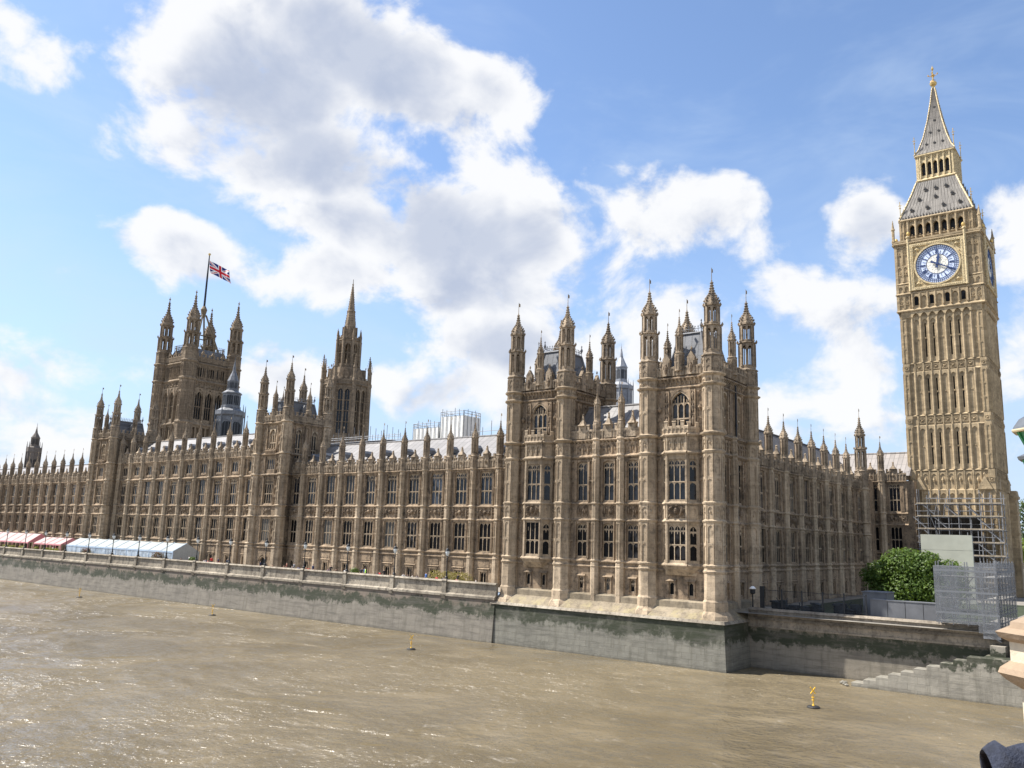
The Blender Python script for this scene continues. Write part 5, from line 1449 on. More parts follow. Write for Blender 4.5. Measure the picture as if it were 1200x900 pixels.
m = M(); m.lathe(OX, OY, [(6.6, 51.6), (5.4, 53.5), (4.4, 56.4), (4.3, 56.8)], 8)
for i in range(8):
    q = M(); q.prism([(-1.0, 52.4), (1.0, 52.4), (1.0, 54.6), (0, 56.8), (-1.0, 54.6)], -5.9, -4.2); q.octa(0, -5.8, 57.2, .22, .4); m.add(q, OX, OY, 0, i*math.pi/4)
part(oc, 'stone_collar', m, STONE_FAR)
m = M(); RB = 3.3
for i in range(8):
    q = M(); hwid = RB*math.tan(math.pi/8)
    q.box(-hwid - .1, -hwid + .55, -RB, -RB + .6, 56.0, 65.9); q.box(hwid - .55, hwid + .1, -RB - .01, -RB + .59, 56.0, 65.9)
    q.box(-hwid, hwid, -RB + .02, -RB + .5, 56.5, 58.2); q.arch(-hwid + .5, hwid - .5, 63.2, 64.8, 65.9, -RB, -RB + .5, 5)
    q.box(-hwid, hwid, -RB + .03, -RB + .5, 65.6, 66.4); q.box(-.08, .08, -RB + .1, -RB + .4, 58, 66)
    q.box(-hwid, hwid, -RB + .1, -RB + .4, 61.5, 61.8)
    string(q, -hwid, hwid, 65.9, .4, .3, -RB); parapet(q, -hwid, hwid, 66.1, 1.2, -RB, .6, .3, .45)
    m.add(q, OX, OY, 0, i*math.pi/4)
m.lathe(OX, OY, [(.6, 56), (.6, 67)], 8)
part(oc, 'lantern', m, STONE_FAR)
pb = M(); pb.lathe(0, 0, [(.34, 54), (.34, 65.6), (.42, 65.8), (.27, 66.2), (.27, 67.2), (.33, 67.3), (.05, 69.6)], 6); pbm = pb.mesh('pinnacle', STONE_FAR)
for i in range(8):
    a = math.pi/8 + i*math.pi/4; k = RB/math.cos(math.pi/8) + .3; part(oc, 'pinnacle', pbm, None, (OX + k*math.cos(a), OY + k*math.sin(a), 0))
m = M(); pr = [(2.6, 66.0), (2.1, 67.5), (1.8, 69.5), (1.2, 75.4), (1.32, 75.5), (1.32, 75.9), (1.05, 76.1), (.62, 80.5), (.26, 84.0), (.16, 84.6)]
m.lathe(OX, OY, pr, 8); crockets(m, OX, OY, [(1.8, 69.5), (1.05, 76.1), (.2, 84.3)], 8, .11, step=.8)
for i in range(8):
    q = M(); q.prism([(-.4, 66.3), (.4, 66.3), (.4, 69.0), (0, 70.6), (-.4, 69.0)], -2.4, -1.4); m.add(q, OX, OY, 0, i*math.pi/4)
    q = M(); q.prism([(-.2, 71), (.2, 71), (0, 72.6)], -1.7, -1.1); m.add(q, OX, OY, 0, (i + .5)*math.pi/4)
m.octa(OX, OY, 84.8, .4, .5); m.lathe(OX, OY, [(.1, 84.8), (.06, 86.6)], 5)
part(oc, 'spire', m, STONE_FAR)

# ------------------------------------------------------------------ lead lanterns and far roof pieces
def lead_lantern(x, y, z0, s, tiers, tip, label, name='roof_lantern', mat=None):
    mat = mat or LEAD
    th = thing(name, label, "lantern", (x, y, z0))
    body = M(); fin = M(); lv = []
    z = z0
    for (h, r, open_) in tiers:
        body.lathe(x, y, [(r*1.12, z), (r*1.12, z + h*.12), (r, z + h*.14), (r, z + h*.9), (r*1.15, z + h*.93), (r*1.15, z + h)], 8)
        for i in range(8):
            q = M(); hwid = r*math.tan(math.pi/8)
            q.box(-hwid - .02*s, -hwid + .09*s, -r - .08*s, -r, z + h*.1, z + h*.93)
            for k in (-.33, .33): q.box(k*hwid - .04*s, k*hwid + .04*s, -r - .06*s, -r, z + h*.14, z + h*.9)
            q.arch(-hwid, hwid, z + h*.7, z + h*.84, z + h*.92, -r - .07*s, -r, 3)
            body.add(q, x, y, 0, i*math.pi/4)
            if open_:
                q = M(); q.box(-hwid*.85, hwid*.85, -r - .012, -r, z + h*.2, z + h*.8); lv.append((q, i*math.pi/4))
        z += h
        nxt = tiers[tiers.index((h, r, open_)) + 1][1] if tiers.index((h, r, open_)) + 1 < len(tiers) else r*.15
        if tiers.index((h, r, open_)) + 1 < len(tiers):
            body.lathe(x, y, [(r*1.1, z), (r*.85 + nxt*.1, z + (r - nxt)*.35), (nxt*1.05, z + (r - nxt)*.9)], 8); z += (r - nxt)*.85
    r = tiers[-1][1]
    body.lathe(x, y, [(r*1.1, z), (r*.8, z + (tip - z)*.2), (r*.35, z + (tip - z)*.5), (r*.1, tip)], 8)
    fin.lathe(x, y, [(.06*s, tip - .1), (.03*s, tip + 1.6*s)], 5); fin.octa(x, y, tip + .2, .2*s)
    r0 = tiers[0][1]; q = M(); q.lathe(0, 0, [(.14*s, z0), (.14*s, z0 + tiers[0][0]), (.03*s, z0 + tiers[0][0] + 2.0*s)], 5); pm2 = q.mesh('pinnacle', mat)
    for i in range(8):
        a = math.pi/8 + i*math.pi/4; part(th, 'pinnacle', pm2, None, (x + r0*1.2*math.cos(a), y + r0*1.2*math.sin(a), 0))
    part(th, 'body', body, mat); part(th, 'finial', fin, mat)
    for q, a in lv: part(th, 'louvre', q, IRON, (x, y, 0), a)
lead_lantern(45, 160.2, 22, 1.0, [(15.0, 3.25, True), (4.2, 2.15, True), (2.6, 1.3, True)], 50.8, "grey lead octagonal roof lantern with tiers in front of the great square flag tower")
lead_lantern(25, 26.4, 22, .5, [(7.2, 1.55, False), (2.4, .8, True)], 35.2, "small pale lead lantern with an arched top behind the corner pavilion roof", mat=plain("pale_lead", (.28, .29, .31), .5, .1, .2))
lead_lantern(60, 315, 12, 1.2, [(23.0, 2.15, True), (3.4, 1.35, True)], 43, "dark stone lantern turret far off behind the far river wing", name='distant_turret', mat=plain('distant_stone', (.15, .13, .115), .9))

def wrapped(x0, x1, y0, y1, z0, z1, label):
    th = thing("wrapped_scaffold", label, "scaffolding", ((x0 + x1)/2, (y0 + y1)/2, z0))
    m = M(); m.box(x0, x1, y0, y1, z0, z1); part(th, 'sheeting', m, SHEET)
    m = M()
    for k in range(int((y1 - y0)/1.0) + 1):
        y = y0 + k*1.0
        for x in (x0 - .1, x1 + .1): m.bar((x, y, z0), (x, y, z1 + .9 + (k % 3)*.25), .05, 5)
    for k in range(int((x1 - x0)/1.0) + 1):
        x = x0 + k*1.0
        for y in (y0 - .1, y1 + .1): m.bar((x, y, z0), (x, y, z1 + .9 + (k % 2)*.3), .05, 5)
    for dz in (.4, .85):
        for y in (y0 - .1, y1 + .1): m.bar((x0, y, z1 + dz), (x1, y, z1 + dz), .045)
        for x in (x0 - .1, x1 + .1): m.bar((x, y0, z1 + dz), (x, y1, z1 + dz), .045)
    part(th, 'tubes', m, STEEL)
wrapped(25, 29.5, 58.4, 63.8, 15, 26.8, "tall white sheeted scaffold box above the pale wing roof")
wrapped(25, 29, 64.3, 70.6, 15, 25.0, "lower white sheeted scaffold box beside the taller sheeted box on the roof")
rs = thing("roof_scaffold", "open scaffold railings along the roof between spired tower and white sheeting", "scaffolding", (22, 80, 21))
m = M()
for k in range(15):
    y = 71.5 + k*1.5; m.bar((22, y, 19), (22, y, 24.6 + .5*(k % 3)), .05, 5); m.bar((24, y, 19), (24, y, 24.3), .05, 5)
for z in (22.8, 23.7): m.bar((22, 71, z), (22, 93, z), .045); m.bar((24, 71, z), (24, 93, z), .045)
part(rs, 'tubes', m, STEEL)
rs2 = thing('roof_scaffold', 'short open scaffold railing on the roof between the white sheeting and the corner pavilion', 'scaffolding', (22, 47, 19))
m = M()
for k in range(8):
    y = 40 + k*1.9; m.bar((22, y, 19), (22, y, 23.9 + .5*(k % 3)), .05, 5)
m.bar((22, 40, 23.2), (22, 54, 23.2), .045)
part(rs2, 'tubes', m, STEEL)
cb = thing("inner_roof_block", "low roof block with lead covering behind the wing roof below the scaffold", "building", (26, 60, 10))
m = M(); m.box(22.5, 40, 30, 95, GZ, 21.5); part(cb, 'wall', m, STONE_FAR)
m = M(); m.box(22.3, 40, 74, 95, 21.5, 22.9); part(cb, 'roof', m, LEAD)
# ------------------------------------------------------------------ embankment north of the pavilion
EX = 4.5
ew = thing("embankment_wall", "weed stained stone embankment wall from the pavilion to the river stairs", "wall", (EX + .5, -15, WZ))
m = M(); m.hexa([(EX - .35, -60, WZ - 2), (EX + 1.2, -60, WZ - 2), (EX + 1.2, -1.6, WZ - 2), (EX - .35, -1.6, WZ - 2), (EX, -60, -2.9), (EX + 1.2, -60, -2.9), (EX + 1.2, -1.6, -2.9), (EX, -1.6, -2.9)])
part(ew, 'wall', m, TIDAL_N)
m = M(); m.box(EX - .12, EX + 1.2, -60, -1.75, -2.9, -2.72); m.box(EX - .02, EX + 1.2, -60, -1.75, -2.72, -2.1); m.hexa([(EX - .3, -60, -2.1), (EX + 1.2, -60, -2.1), (EX + 1.2, -1.75, -2.1), (EX - .3, -1.75, -2.1), (EX - .1, -60, -1.85), (EX + 1.2, -60, -1.85), (EX + 1.2, -1.75, -1.85), (EX - .1, -1.75, -1.85)])
m.box(EX + .05, EX + .75, -60, -1.75, -1.85, -1.15); m.hexa([(EX - .12, -60, -1.15), (EX + .9, -60, -1.15), (EX + .9, -1.75, -1.15), (EX - .12, -1.75, -1.15), (EX + .1, -60, -.92), (EX + .7, -60, -.92), (EX + .7, -1.75, -.92), (EX + .1, -1.75, -.92)])
part(ew, 'parapet', m, stone("weathered_coping", (.36, .31, .245), (.26, .225, .18), soot=.5, bw=2.4, bh=3., streak=.5))
st = thing("river_stairs", "pale stone river stairs stepping down to the water below the netted scaffold", "stairs", (2.3, -19, WZ))
m = M(); N = 10
Y0, Y1 = -13.6, -24.6
for i in range(N):
    ya = Y0 + (Y1 - Y0)*i/N; yb = Y0 + (Y1 - Y0)*(i + 1)/N; zt = -6.75 + i*.37
    m.hexa([(-.25, yb, WZ - 1.5), (1.75, yb, WZ - 1.5), (1.75, ya, WZ - 1.5), (-.25, ya, WZ - 1.5), (-.05, yb, zt), (1.75, yb, zt), (1.75, ya, zt), (-.05, ya, zt)])
part(st, 'stepped_wall', m, STEPST)
m = M(); NN = 22
for i in range(NN):
    ya = Y0 + .6 + (Y1 - Y0 - .6)*i/NN; yb = Y0 + .6 + (Y1 - Y0 - .6)*(i + 1)/NN; zt = -7.2 + i*.165
    m.box(1.76, EX + .1, yb, ya, WZ - 1, zt)
part(st, 'treads', m, STEPST)
m = M(); m.hexa([(-.25, -30.2, WZ - 1.5), (EX, -30.2, WZ - 1.5), (EX, -24.6, WZ - 1.5), (-.25, -24.6, WZ - 1.5), (-.05, -30.2, -3.4), (EX, -30.2, -3.4), (EX, -24.6, -3.4), (-.05, -24.6, -3.4)])
m.box(2.4, 4.4, -26.2, -25.0, -3.4, -2.5)
part(st, 'landing', m, STEPST)
m = M(); rnd = random.Random(5)
for i in range(7):
    q = M(); r_ = rnd.uniform(.15, .35); q.octa(0, 0, 0, r_, r_*.6); m.add(q, rnd.uniform(-.4, 1.6), Y0 + rnd.uniform(.1, 1.2), WZ + .1)
part(st, 'foot_stones', m, STEPST)

def net_mat():
    m, t, b = new_mat("debris_netting")
    P = pos_node(t); x, y, z = t.sep(P)
    b.inputs['Base Color'].default_value = (.17, .18, .195, 1); b.inputs['Roughness'].default_value = .7
    n = t.noise(t.vmath('MULTIPLY', P, (1.2, 1.2, .5)), 1.1, 4, .6)
    g = t.math('LESS_THAN', t.math('FRACT', t.math('MULTIPLY', z, .52)), .10)
    t.put(b.inputs['Alpha'], t.math('MAXIMUM', t.ramp(n, .3, .7, .26, .52), t.math('MULTIPLY', g, .75)))
    return m
NET = net_mat()
en = thing("netted_scaffold", "scaffold enclosure wrapped in grey netting overhanging the embankment wall by the stairs", "scaffolding", (7, -23, GZ))
X0, X1, YA, YB = 3.1, 14.0, -20.6, -25.9
m = M(); m.box(X0, X0 + .03, YB + 1.7, YA, -.85, 4.35); m.box(X0 - .35, X0 - .32, YB, YB + 1.75, -1.5, 4.75); m.box(X0 - .3, X1, YB, YB + .03, -1.4, 4.75); m.box(X0 + .05, X1, YA - .03, YA, -.85, 4.3)
part(en, 'netting', m, NET)
m = M(); bd = M()
for i in range(5):
    y = YB + .2 + i*(YA - YB - .4)/4
    for X in (X0 + .15, X0 + 1.3): m.bar((X, y, -1.0), (X, y, 4.75), .05, 5)
for X in (X0 + .2 + 1.75*k for k in range(7)):
    for y in (YB + .15, YB + 1.3): m.bar((X, y, -1.2), (X, y, 4.9), .05, 5)
for z in (-.7, .4, 1.4, 2.4, 3.4, 4.3):
    for X in (X0 + .15, X0 + 1.3): m.bar((X, YB, z), (X, YA, z), .045, 5)
    for y in (YB + .15, YB + 1.3): m.bar((X0, y, z), (X1, y, z), .045, 5)
for z in (-.75, 1.35, 3.35):
    bd.box(X0 + .16, X0 + 1.28, YB + 1.4, YA - .2, z + .06, z + .11); bd.box(X0 + .2, X1 - .2, YB + .16, YB + 1.28, z + .06, z + .11)
for k in range(4): m.bar((X0 + .1, YB + .2, -.7 + k*1.05), (X0 + .1, YB + 1.6, .35 + k*1.05), .045, 5)
for k in range(2): m.bar((X0 + .12, YA - .3 - k*1.5, .4 + k), (X0 + .12, YA - 1.8 - k*1.5, 2.4 + k), .045, 5)
part(en, 'tubes', m, STEEL); part(en, 'boards', bd, plain("old_boards", (.36, .34, .31), .9, 0, .3))
m = M(); m.box(X0 + .2, X0 + 1.4, YB + .1, YB + 1.5, -2.0, -1.2)
for k in range(6): m.bar((X0 + .2 + .2*k, YB + .1, -2.2), (X0 + .2 + .2*k, YB + 1.5, -1.4 + .1*(k % 3)), .05, 5)
part(en, 'hung_base', m, STEEL)

HOARD = plain("grey_hoarding", (.13, .135, .145), .6, 0, .12, .9)
hd = thing("hoarding", "low grey hoarding panels on the embankment wall in front of the round tree", "hoarding", (6.3, -17, GZ))
m = M()
for i in range(4): m.box(6.0, 6.12, -14 - i*1.65 - 1.6, -14 - i*1.65, GZ, .62)
m.box(5.95, 7.2, -20.6, -14, .62, .70); m.box(7.1, 7.2, -20.6, -14, GZ, .62)
part(hd, 'panels', m, HOARD)
h2 = thing("hoarding", "small grey cabin panel between the black railings and the round tree", "hoarding", (12, -14, GZ))
m = M(); m.box(10, 13, -14.6, -12.2, GZ, 1.15); m.box(9.9, 13.1, -14.7, -12.1, 1.15, 1.25); part(h2, 'panels', m, HOARD)
fc = thing("railing", "tall black railing with mesh on the embankment wall under the shaded north front", "railing", (5.1, -8, -1))
m = M()
for i in range(6): m.box(5.05, 5.17, -3.1 - i*2.15 - .06, -3.1 - i*2.15 + .06, -1.0, 1.15)
for z in (-.75, .95): m.box(5.09, 5.13, -13.9, -3.1, z, z + .05)
for i in range(90): m.box(5.10, 5.12, -3.1 - i*.12 - .01, -3.1 - i*.12 + .01, -.75, .98)
m.box(4.95, 5.25, -3.3, -2.9, -1.0, 1.35)
part(fc, 'bars', m, IRON)
DARKGREEN = plain("dark_covers", (.035, .04, .045), .8, 0, .4)
for i, (x, y, w, h, lb) in enumerate(((8, -4.6, 2.2, 1.1, "dark covered equipment stack nearest the pavilion behind the black railing"), (7.5, -7.6, 2.6, .95, "dark low equipment cover in the middle behind the black railing"), (8.5, -10.9, 2.4, 1.25, "dark equipment stack behind the far end of the black railing"))):
    t_ = thing("covered_equipment", lb, "equipment", (x, y, GZ))
    m = M(); rnd = random.Random(i + 3)
    for k in range(4):
        yy = y - w/2 + w*(k + .5)/4 + rnd.uniform(-.1, .1); hw_, hh_ = rnd.uniform(.25, .6), h*rnd.uniform(.5, 1.15); xx = x + rnd.uniform(-.5, .5)
        m.box(xx - .4, xx + .4, yy - hw_, yy + hw_, GZ, GZ + hh_)
        if k % 2: m.slope(xx - .55, xx + .55, yy - hw_ - .1, yy + hw_ + .1, GZ + hh_, GZ + hh_ + .18, yy)
    for k in range(5):
        yy = y + rnd.uniform(-w/2, w/2); m.bar((x - .5, yy, GZ + rnd.uniform(.3, h)), (x - .4, yy + rnd.uniform(-1, 1), GZ + rnd.uniform(.6, h + .5)), .035, 5)
    part(t_, 'cover', m, DARKGREEN)
wl = thing("wall_lamp", "small lamp with white hood on the wall at the foot of the pavilion north front", "lamp", (5.2, -2.0, -.9))
m = M(); m.lathe(5.2, -2.0, [(.09, -.95), (.06, -.6), (.06, .5)], 8); m.lathe(5.2, -2.0, [(.16, .45), (.26, .55), (.26, .95), (.1, 1.0)], 8); part(wl, 'post', m, IRON)
m = M(); m.lathe(5.2, -2.0, [(.34, 1.0), (.36, 1.06), (.12, 1.28)], 10); part(wl, 'hood', m, plain("white_hood", (.8, .8, .78), .5))

# ------------------------------------------------------------------ foliage
def leaf_mat(name, c1, c2):
    m, t, b = new_mat(name)
    P = pos_node(t)
    c = t.mix(t.ramp(t.noise(P, 1.3, 4, .65), .35, .68), c1, c2)
    t.put(b.inputs['Base Color'], c); b.inputs['Roughness'].default_value = .5; b.inputs['Specular IOR Level'].default_value = .35
    tr = t.new('ShaderNodeBsdfTranslucent'); t.put(tr.inputs[0], t.mix(.5, c, (.25, .35, .03)))
    mx = t.new('ShaderNodeMixShader'); mx.inputs[0].default_value = .28
    out = t.n['Material Output']; t.l.new(b.outputs[0], mx.inputs[1]); t.l.new(tr.outputs[0], mx.inputs[2]); t.l.new(mx.outputs[0], out.inputs['Surface'])
    return m
LEAF = leaf_mat("broad_leaves", (.045, .085, .013), (.115, .18, .03))
LEAFD = leaf_mat("dark_leaves", (.018, .035, .012), (.04, .065, .02))
LEAFL = leaf_mat("lime_leaves", (.13, .18, .025), (.22, .27, .04))
BARK = plain("bark", (.10, .075, .05), .95, 0, .3, 4, bump=.5)
def crown_mesh(lobes, n, size, seed):
    rnd = random.Random(seed); m = M()
    tot = sum(r*r for *_, r, k in lobes)
    for (cx, cy, cz, r, k) in lobes:
        for _ in range(int(n*r*r/tot)):
            v = Vector((rnd.gauss(0, 1), rnd.gauss(0, 1), rnd.gauss(0, 1))).normalized()
            rr = r*(rnd.random()**.22)*(1 + .16*math.sin(v.x*7 + seed + cx)*math.sin(v.y*6 + cz)*math.cos(v.z*8))
            p = Vector((cx, cy, cz)) + Vector((v.x*rr, v.y*rr, v.z*rr*k))
            nn = (v + Vector((rnd.gauss(0, .5), rnd.gauss(0, .5), rnd.gauss(0, .5) + .25))).normalized()
            a = nn.orthogonal().normalized(); a = Matrix.Rotation(rnd.uniform(0, 6.28), 3, nn) @ a; b = nn.cross(a)
            s_ = size*rnd.uniform(.6, 1.3); w = s_*.55
            m.face([tuple(p - a*s_), tuple(p + b*w - nn*s_*.15), tuple(p + a*s_), tuple(p - b*w - nn*s_*.15)])
    return m
def tree(name, label, x, y, z, lobes, n, size, mat, seed, h):
    th = thing(name, label, "tree", (x, y, z))
    part(th, 'crown', crown_mesh([(x + a, y + b, z + c, r, k) for a, b, c, r, k in lobes], n, size, seed), mat)
    m = M(); m.lathe(x, y, [(.34, z - .3), (.26, z + .5), (.2, z + h*.5), (.1, z + h)], 8); rnd = random.Random(seed)
    for i in range(9):
        a = rnd.uniform(0, 6.28); L = rnd.uniform(.5, 1.)*lobes[0][3]; z0 = z + h*rnd.uniform(.3, .7)
        m.bar((x, y, z0), (x + L*math.cos(a), y + L*math.sin(a), z0 + L*.7), .07, 5)
    part(th, 'trunk', m, BARK)
TXx = 31.0
tree("garden_tree", "broad round bright green tree behind the embankment hoarding", TXx, -12.6, GZ,
     [(0, .2, 3.6, 3.6, .95), (0, 2.6, 3.3, 2.7, .95), (0, -2.9, 3.3, 2.7, .92), (-1.2, 4.0, 2.7, 1.8, 1.), (.5, -4.3, 2.9, 1.5, .9), (-1.5, 1.2, 5.2, 2.3, .95), (-1, -1.6, 5.1, 2.3, .9), (-2.2, 0, 2.4, 2.6, .9), (-2, -3, 2.2, 2.2, .9), (-1.8, 3, 1.6, 1.8, .9), (1.8, 0, 4, 3, .9), (0, -4.0, 4.2, 2.3, .9), (-1, -4.6, 2.4, 2.1, .95), (-1.6, 3.6, 4.3, 1.7, .9), (.3, .6, 6.1, 2.0, .7), (-1.6, 5.0, 3.9, 1.1, .9), (-1.5, 2.4, 5.9, 1.0, .8), (-1.4, -2.6, 6.0, 1.1, .8), (-1.9, -4.9, 4.9, 1.1, .9)], 17000, .2, LEAF, 11, 5)
tree("park_tree", "dark green tree far behind the clock tower at the right edge", 150, -11.5, -1,
     [(0, -1.5, 14, 5.5, 1.1), (0, -7, 12, 6, 1.1), (0, -13, 14, 6, 1.1), (0, -4, 7, 5, 1)], 9000, .42, LEAFD, 5, 12)
tree("park_tree", "lime green tree lower and in front of the dark tree at the right edge", 120, -12.6, -1,
     [(0, -.8, 7.2, 2.9, 1.1), (0, -4.5, 6.8, 3.4, 1.1), (0, -9, 6, 3.4, 1.)], 6000, .3, LEAFL, 6, 6)

# ------------------------------------------------------------------ terrace: lamps, tents, hedges, people
LAMPG = plain("lamp_glass", (.62, .66, .66), .15, 0, .05, spec=.8)
def lamp_parts():
    p = M(); p.lathe(0, 0, [(.22, 0), (.22, .25), (.13, .35), (.10, .9), (.13, .95), (.07, 1.05), (.06, 2.6), (.12, 2.68), (.05, 2.8), (.05, 2.95)], 8)
    p.bar((-.0, -.35, 2.5), (0, .35, 2.5), .03, 5)
    l = M(); l.lathe(0, 0, [(.14, 2.95), (.26, 3.35), (.27, 3.6)], 8)
    h = M(); h.lathe(0, 0, [(.31, 3.6), (.29, 3.66), (.2, 3.85), (.06, 3.98), (.04, 4.1), (.07, 4.16), (.01, 4.35)], 8)
    for i in range(8):
        a = math.pi/8 + i*math.pi/4; h.bar((.155*math.cos(a), .155*math.sin(a), 2.95), (.295*math.cos(a), .295*math.sin(a), 3.6), .014)
    return p.mesh('post', IRON), l.mesh('lantern', LAMPG), h.mesh('lantern_cap', IRON)
lp = lamp_parts()
ORD = ["first", "second", "third", "fourth", "fifth", "sixth", "seventh", "eighth", "ninth", "tenth", "eleventh", "twelfth", "thirteenth", "fourteenth", "fifteenth", "sixteenth"]
lt0 = None
for k, y in enumerate(LAMPY[:16]):
    if lt0 is None:
        lt0 = thing("terrace_lamp", "black lantern post on the terrace parapet, first one counted from the tall pavilion", "lamp post", (-1.6, y, .08), "lantern posts along the terrace parapet")
        for me in lp: sub(lt0, me.name.split('.')[0], me)
    else:
        o = lt0.copy(); COL.objects.link(o); o.location = (-1.6, y, .08)
        o['label'] = "black lantern post on the terrace parapet, %s one counted from the tall pavilion" % ORD[k]
        for ch in lt0.children:
            c = ch.copy(); COL.objects.link(c); c.parent = o

TENTW = plain("white_tent_cloth", (.25, .275, .268), .55, 0, .05, 1., bump=.3)
TENTB = plain("pale_blue_trim", (.36, .46, .58), .5)
TENTG = plain("clear_tent_wall", (.34, .40, .46), .2, 0, .35, .8, spec=.7)
TENTGREY = plain("grey_tent_cloth", (.36, .38, .38), .6, 0, .1)
PINK = plain("pink_awning", (.345, .265, .25), .7, 0, .1, 1.)
PINKD = plain("pink_awning_end", (.58, .24, .26), .7, 0, .1, 1.)
def long_tent(label, x0, x1, y0, y1, ze, zr, bays, cloth, wallm, endm, trim, open_=False):
    th = thing("tent", label, "tent", ((x0 + x1)/2, (y0 + y1)/2, TZ))
    xm = (x0 + x1)/2; rf = M(); wl_ = M(); tr = M(); en_ = M()
    w = (y1 - y0)/bays
    for b in range(bays):
        ya, yb = y0 + b*w, y0 + (b + 1)*w; ym = (ya + yb)/2
        for a, c in ((ya, ym), (ym, yb)):
            za = 0 if a == ya else -.04; zc = 0 if c == yb else -.04
            rf.face([(x0, a, ze + za*.3), (xm, a, zr + za), (xm, c, zr + zc), (x0, c, ze + zc*.3)]); rf.face([(x1, a, ze + za*.3), (x1, c, ze + zc*.3), (xm, c, zr + zc), (xm, a, zr + za)])
        tr.bar((x0 - .02, ya, ze + .03), (xm, ya, zr + .05), .06, 5)
        tr.box(x0 - .05, x0 + .05, ya - .06, ya + .06, TZ, ze)
        if not open_:
            wl_.box(x0, x0 + .03, ya + .07, yb - .07, TZ, ze - .25); tr.box(x0 - .03, x0 + .04, ym - .03, ym + .03, TZ, ze - .25)
    tr.box(x0 - .06, x0 + .06, y0, y1, ze - .28, ze)
    tr.box(x0 - .05, x0 + .05, y1 - .06, y1 + .06, TZ, ze)
    if not open_: wl_.box(x1 - .03, x1, y0, y1, TZ, ze - .1)
    for y in (y0, y1):
        en_ = M(); en_.prism([(x0, ze), (x1, ze), (xm, zr)], y - .02, y + .02)
        if not open_: en_.box(x0 + .06, x1, y - .015, y + .015, TZ, ze)
        else: tr.box(x1 - .05, x1 + .05, y - .06, y + .06, TZ, ze)
        part(th, 'gable', en_, endm)
    part(th, 'roof', rf, cloth); part(th, 'frame', tr, trim)
    if not open_: part(th, 'side_walls', wl_, wallm)
    return th
long_tent("long white marquee with pale blue frame and clear side walls on the terrace", .3, 5.6, 106, 147.5, 1.3, 2.75, 10, TENTW, TENTG, TENTGREY, TENTB)
long_tent("smaller pink open awning tent nearest the white marquee on the terrace", .4, 5.2, 150.5, 163.5, 1.25, 2.6, 4, PINK, None, PINKD, PINKD, True)
long_tent("larger pink awning tent at the left edge of the terrace", .4, 5.8, 166.5, 200, 1.3, 3.2, 8, PINK, None, PINKD, PINKD, True)

HEDGE = leaf_mat("golden_hedge", (.20, .15, .04), (.34, .27, .09)); HEDGEG = leaf_mat("flower_box_green", (.16, .17, .02), (.34, .30, .05)); REDBUSH = leaf_mat("maroon_bush", (.09, .03, .035), (.16, .06, .06))
def planter(name, label, cat, x, y, L, h, mat, n, sz, seed, box=True):
    th = thing(name, label, cat, (x, y, TZ)); lob = []
    k = max(1, int(L/.8)); rnd = random.Random(seed)
    for i in range(k): lob.append((x, y - L/2 + (i + .5)*L/k, TZ + (.55 if box else .2) + h*.5, h*.62*rnd.uniform(.9, 1.1), .9))
    part(th, 'foliage', crown_mesh(lob, n, sz, seed), mat)
    if box:
        m = M(); m.box(x - .35, x + .35, y - L/2, y + L/2, TZ, TZ + .6); m.box(x - .4, x + .4, y - L/2 - .04, y + L/2 + .04, TZ + .55, TZ + .64); part(th, 'trough', m, plain("planter_box", (.10, .09, .08), .8))
planter("hedge", "golden clipped hedge on the terrace nearest the corner pavilion", "hedge", 2.2, 39.6, 6.6, 1.7, HEDGE, 2200, .11, 3, False)
for i, (y, h, lb) in enumerate(((109.5, 1.5, "round maroon bush in front of the near end of the white marquee"), (136.8, 1.4, "round maroon bush in front of the far end of the white marquee"))): planter("bush", lb, "bush", -.6, y, 1.6, h, REDBUSH, 700, .12, 20 + i)
for i, (y, L, lb) in enumerate(((151.5, 3.6, "long yellow flower trough at the near end of the smaller pink awning"), (155.2, 2., "short yellow flower trough under the smaller pink awning"), (160., 1.4, "small low flower trough at the middle of the smaller pink awning"), (167, 1.8, "yellow flower trough between the two pink awnings"), (172.5, 2.0, "yellow flower trough in front of the larger pink awning, nearest its open end"), (176., 2.2, "yellow flower trough in front of the larger pink awning, second from its open end"))):
    planter("flower_trough", lb, "planter", -.5, y, L, .95, HEDGEG, 600, .12, 40 + i)
for i, (y, lb) in enumerate(((99.3, "green potted shrub standing by the grey end of the white marquee"), (56.6, "green potted shrub by the fourth buttress among the terrace tables"))): planter("potted_shrub", lb, "plant", .2, y, 1.2, 1.1, LEAF, 500, .10, 60 + i)

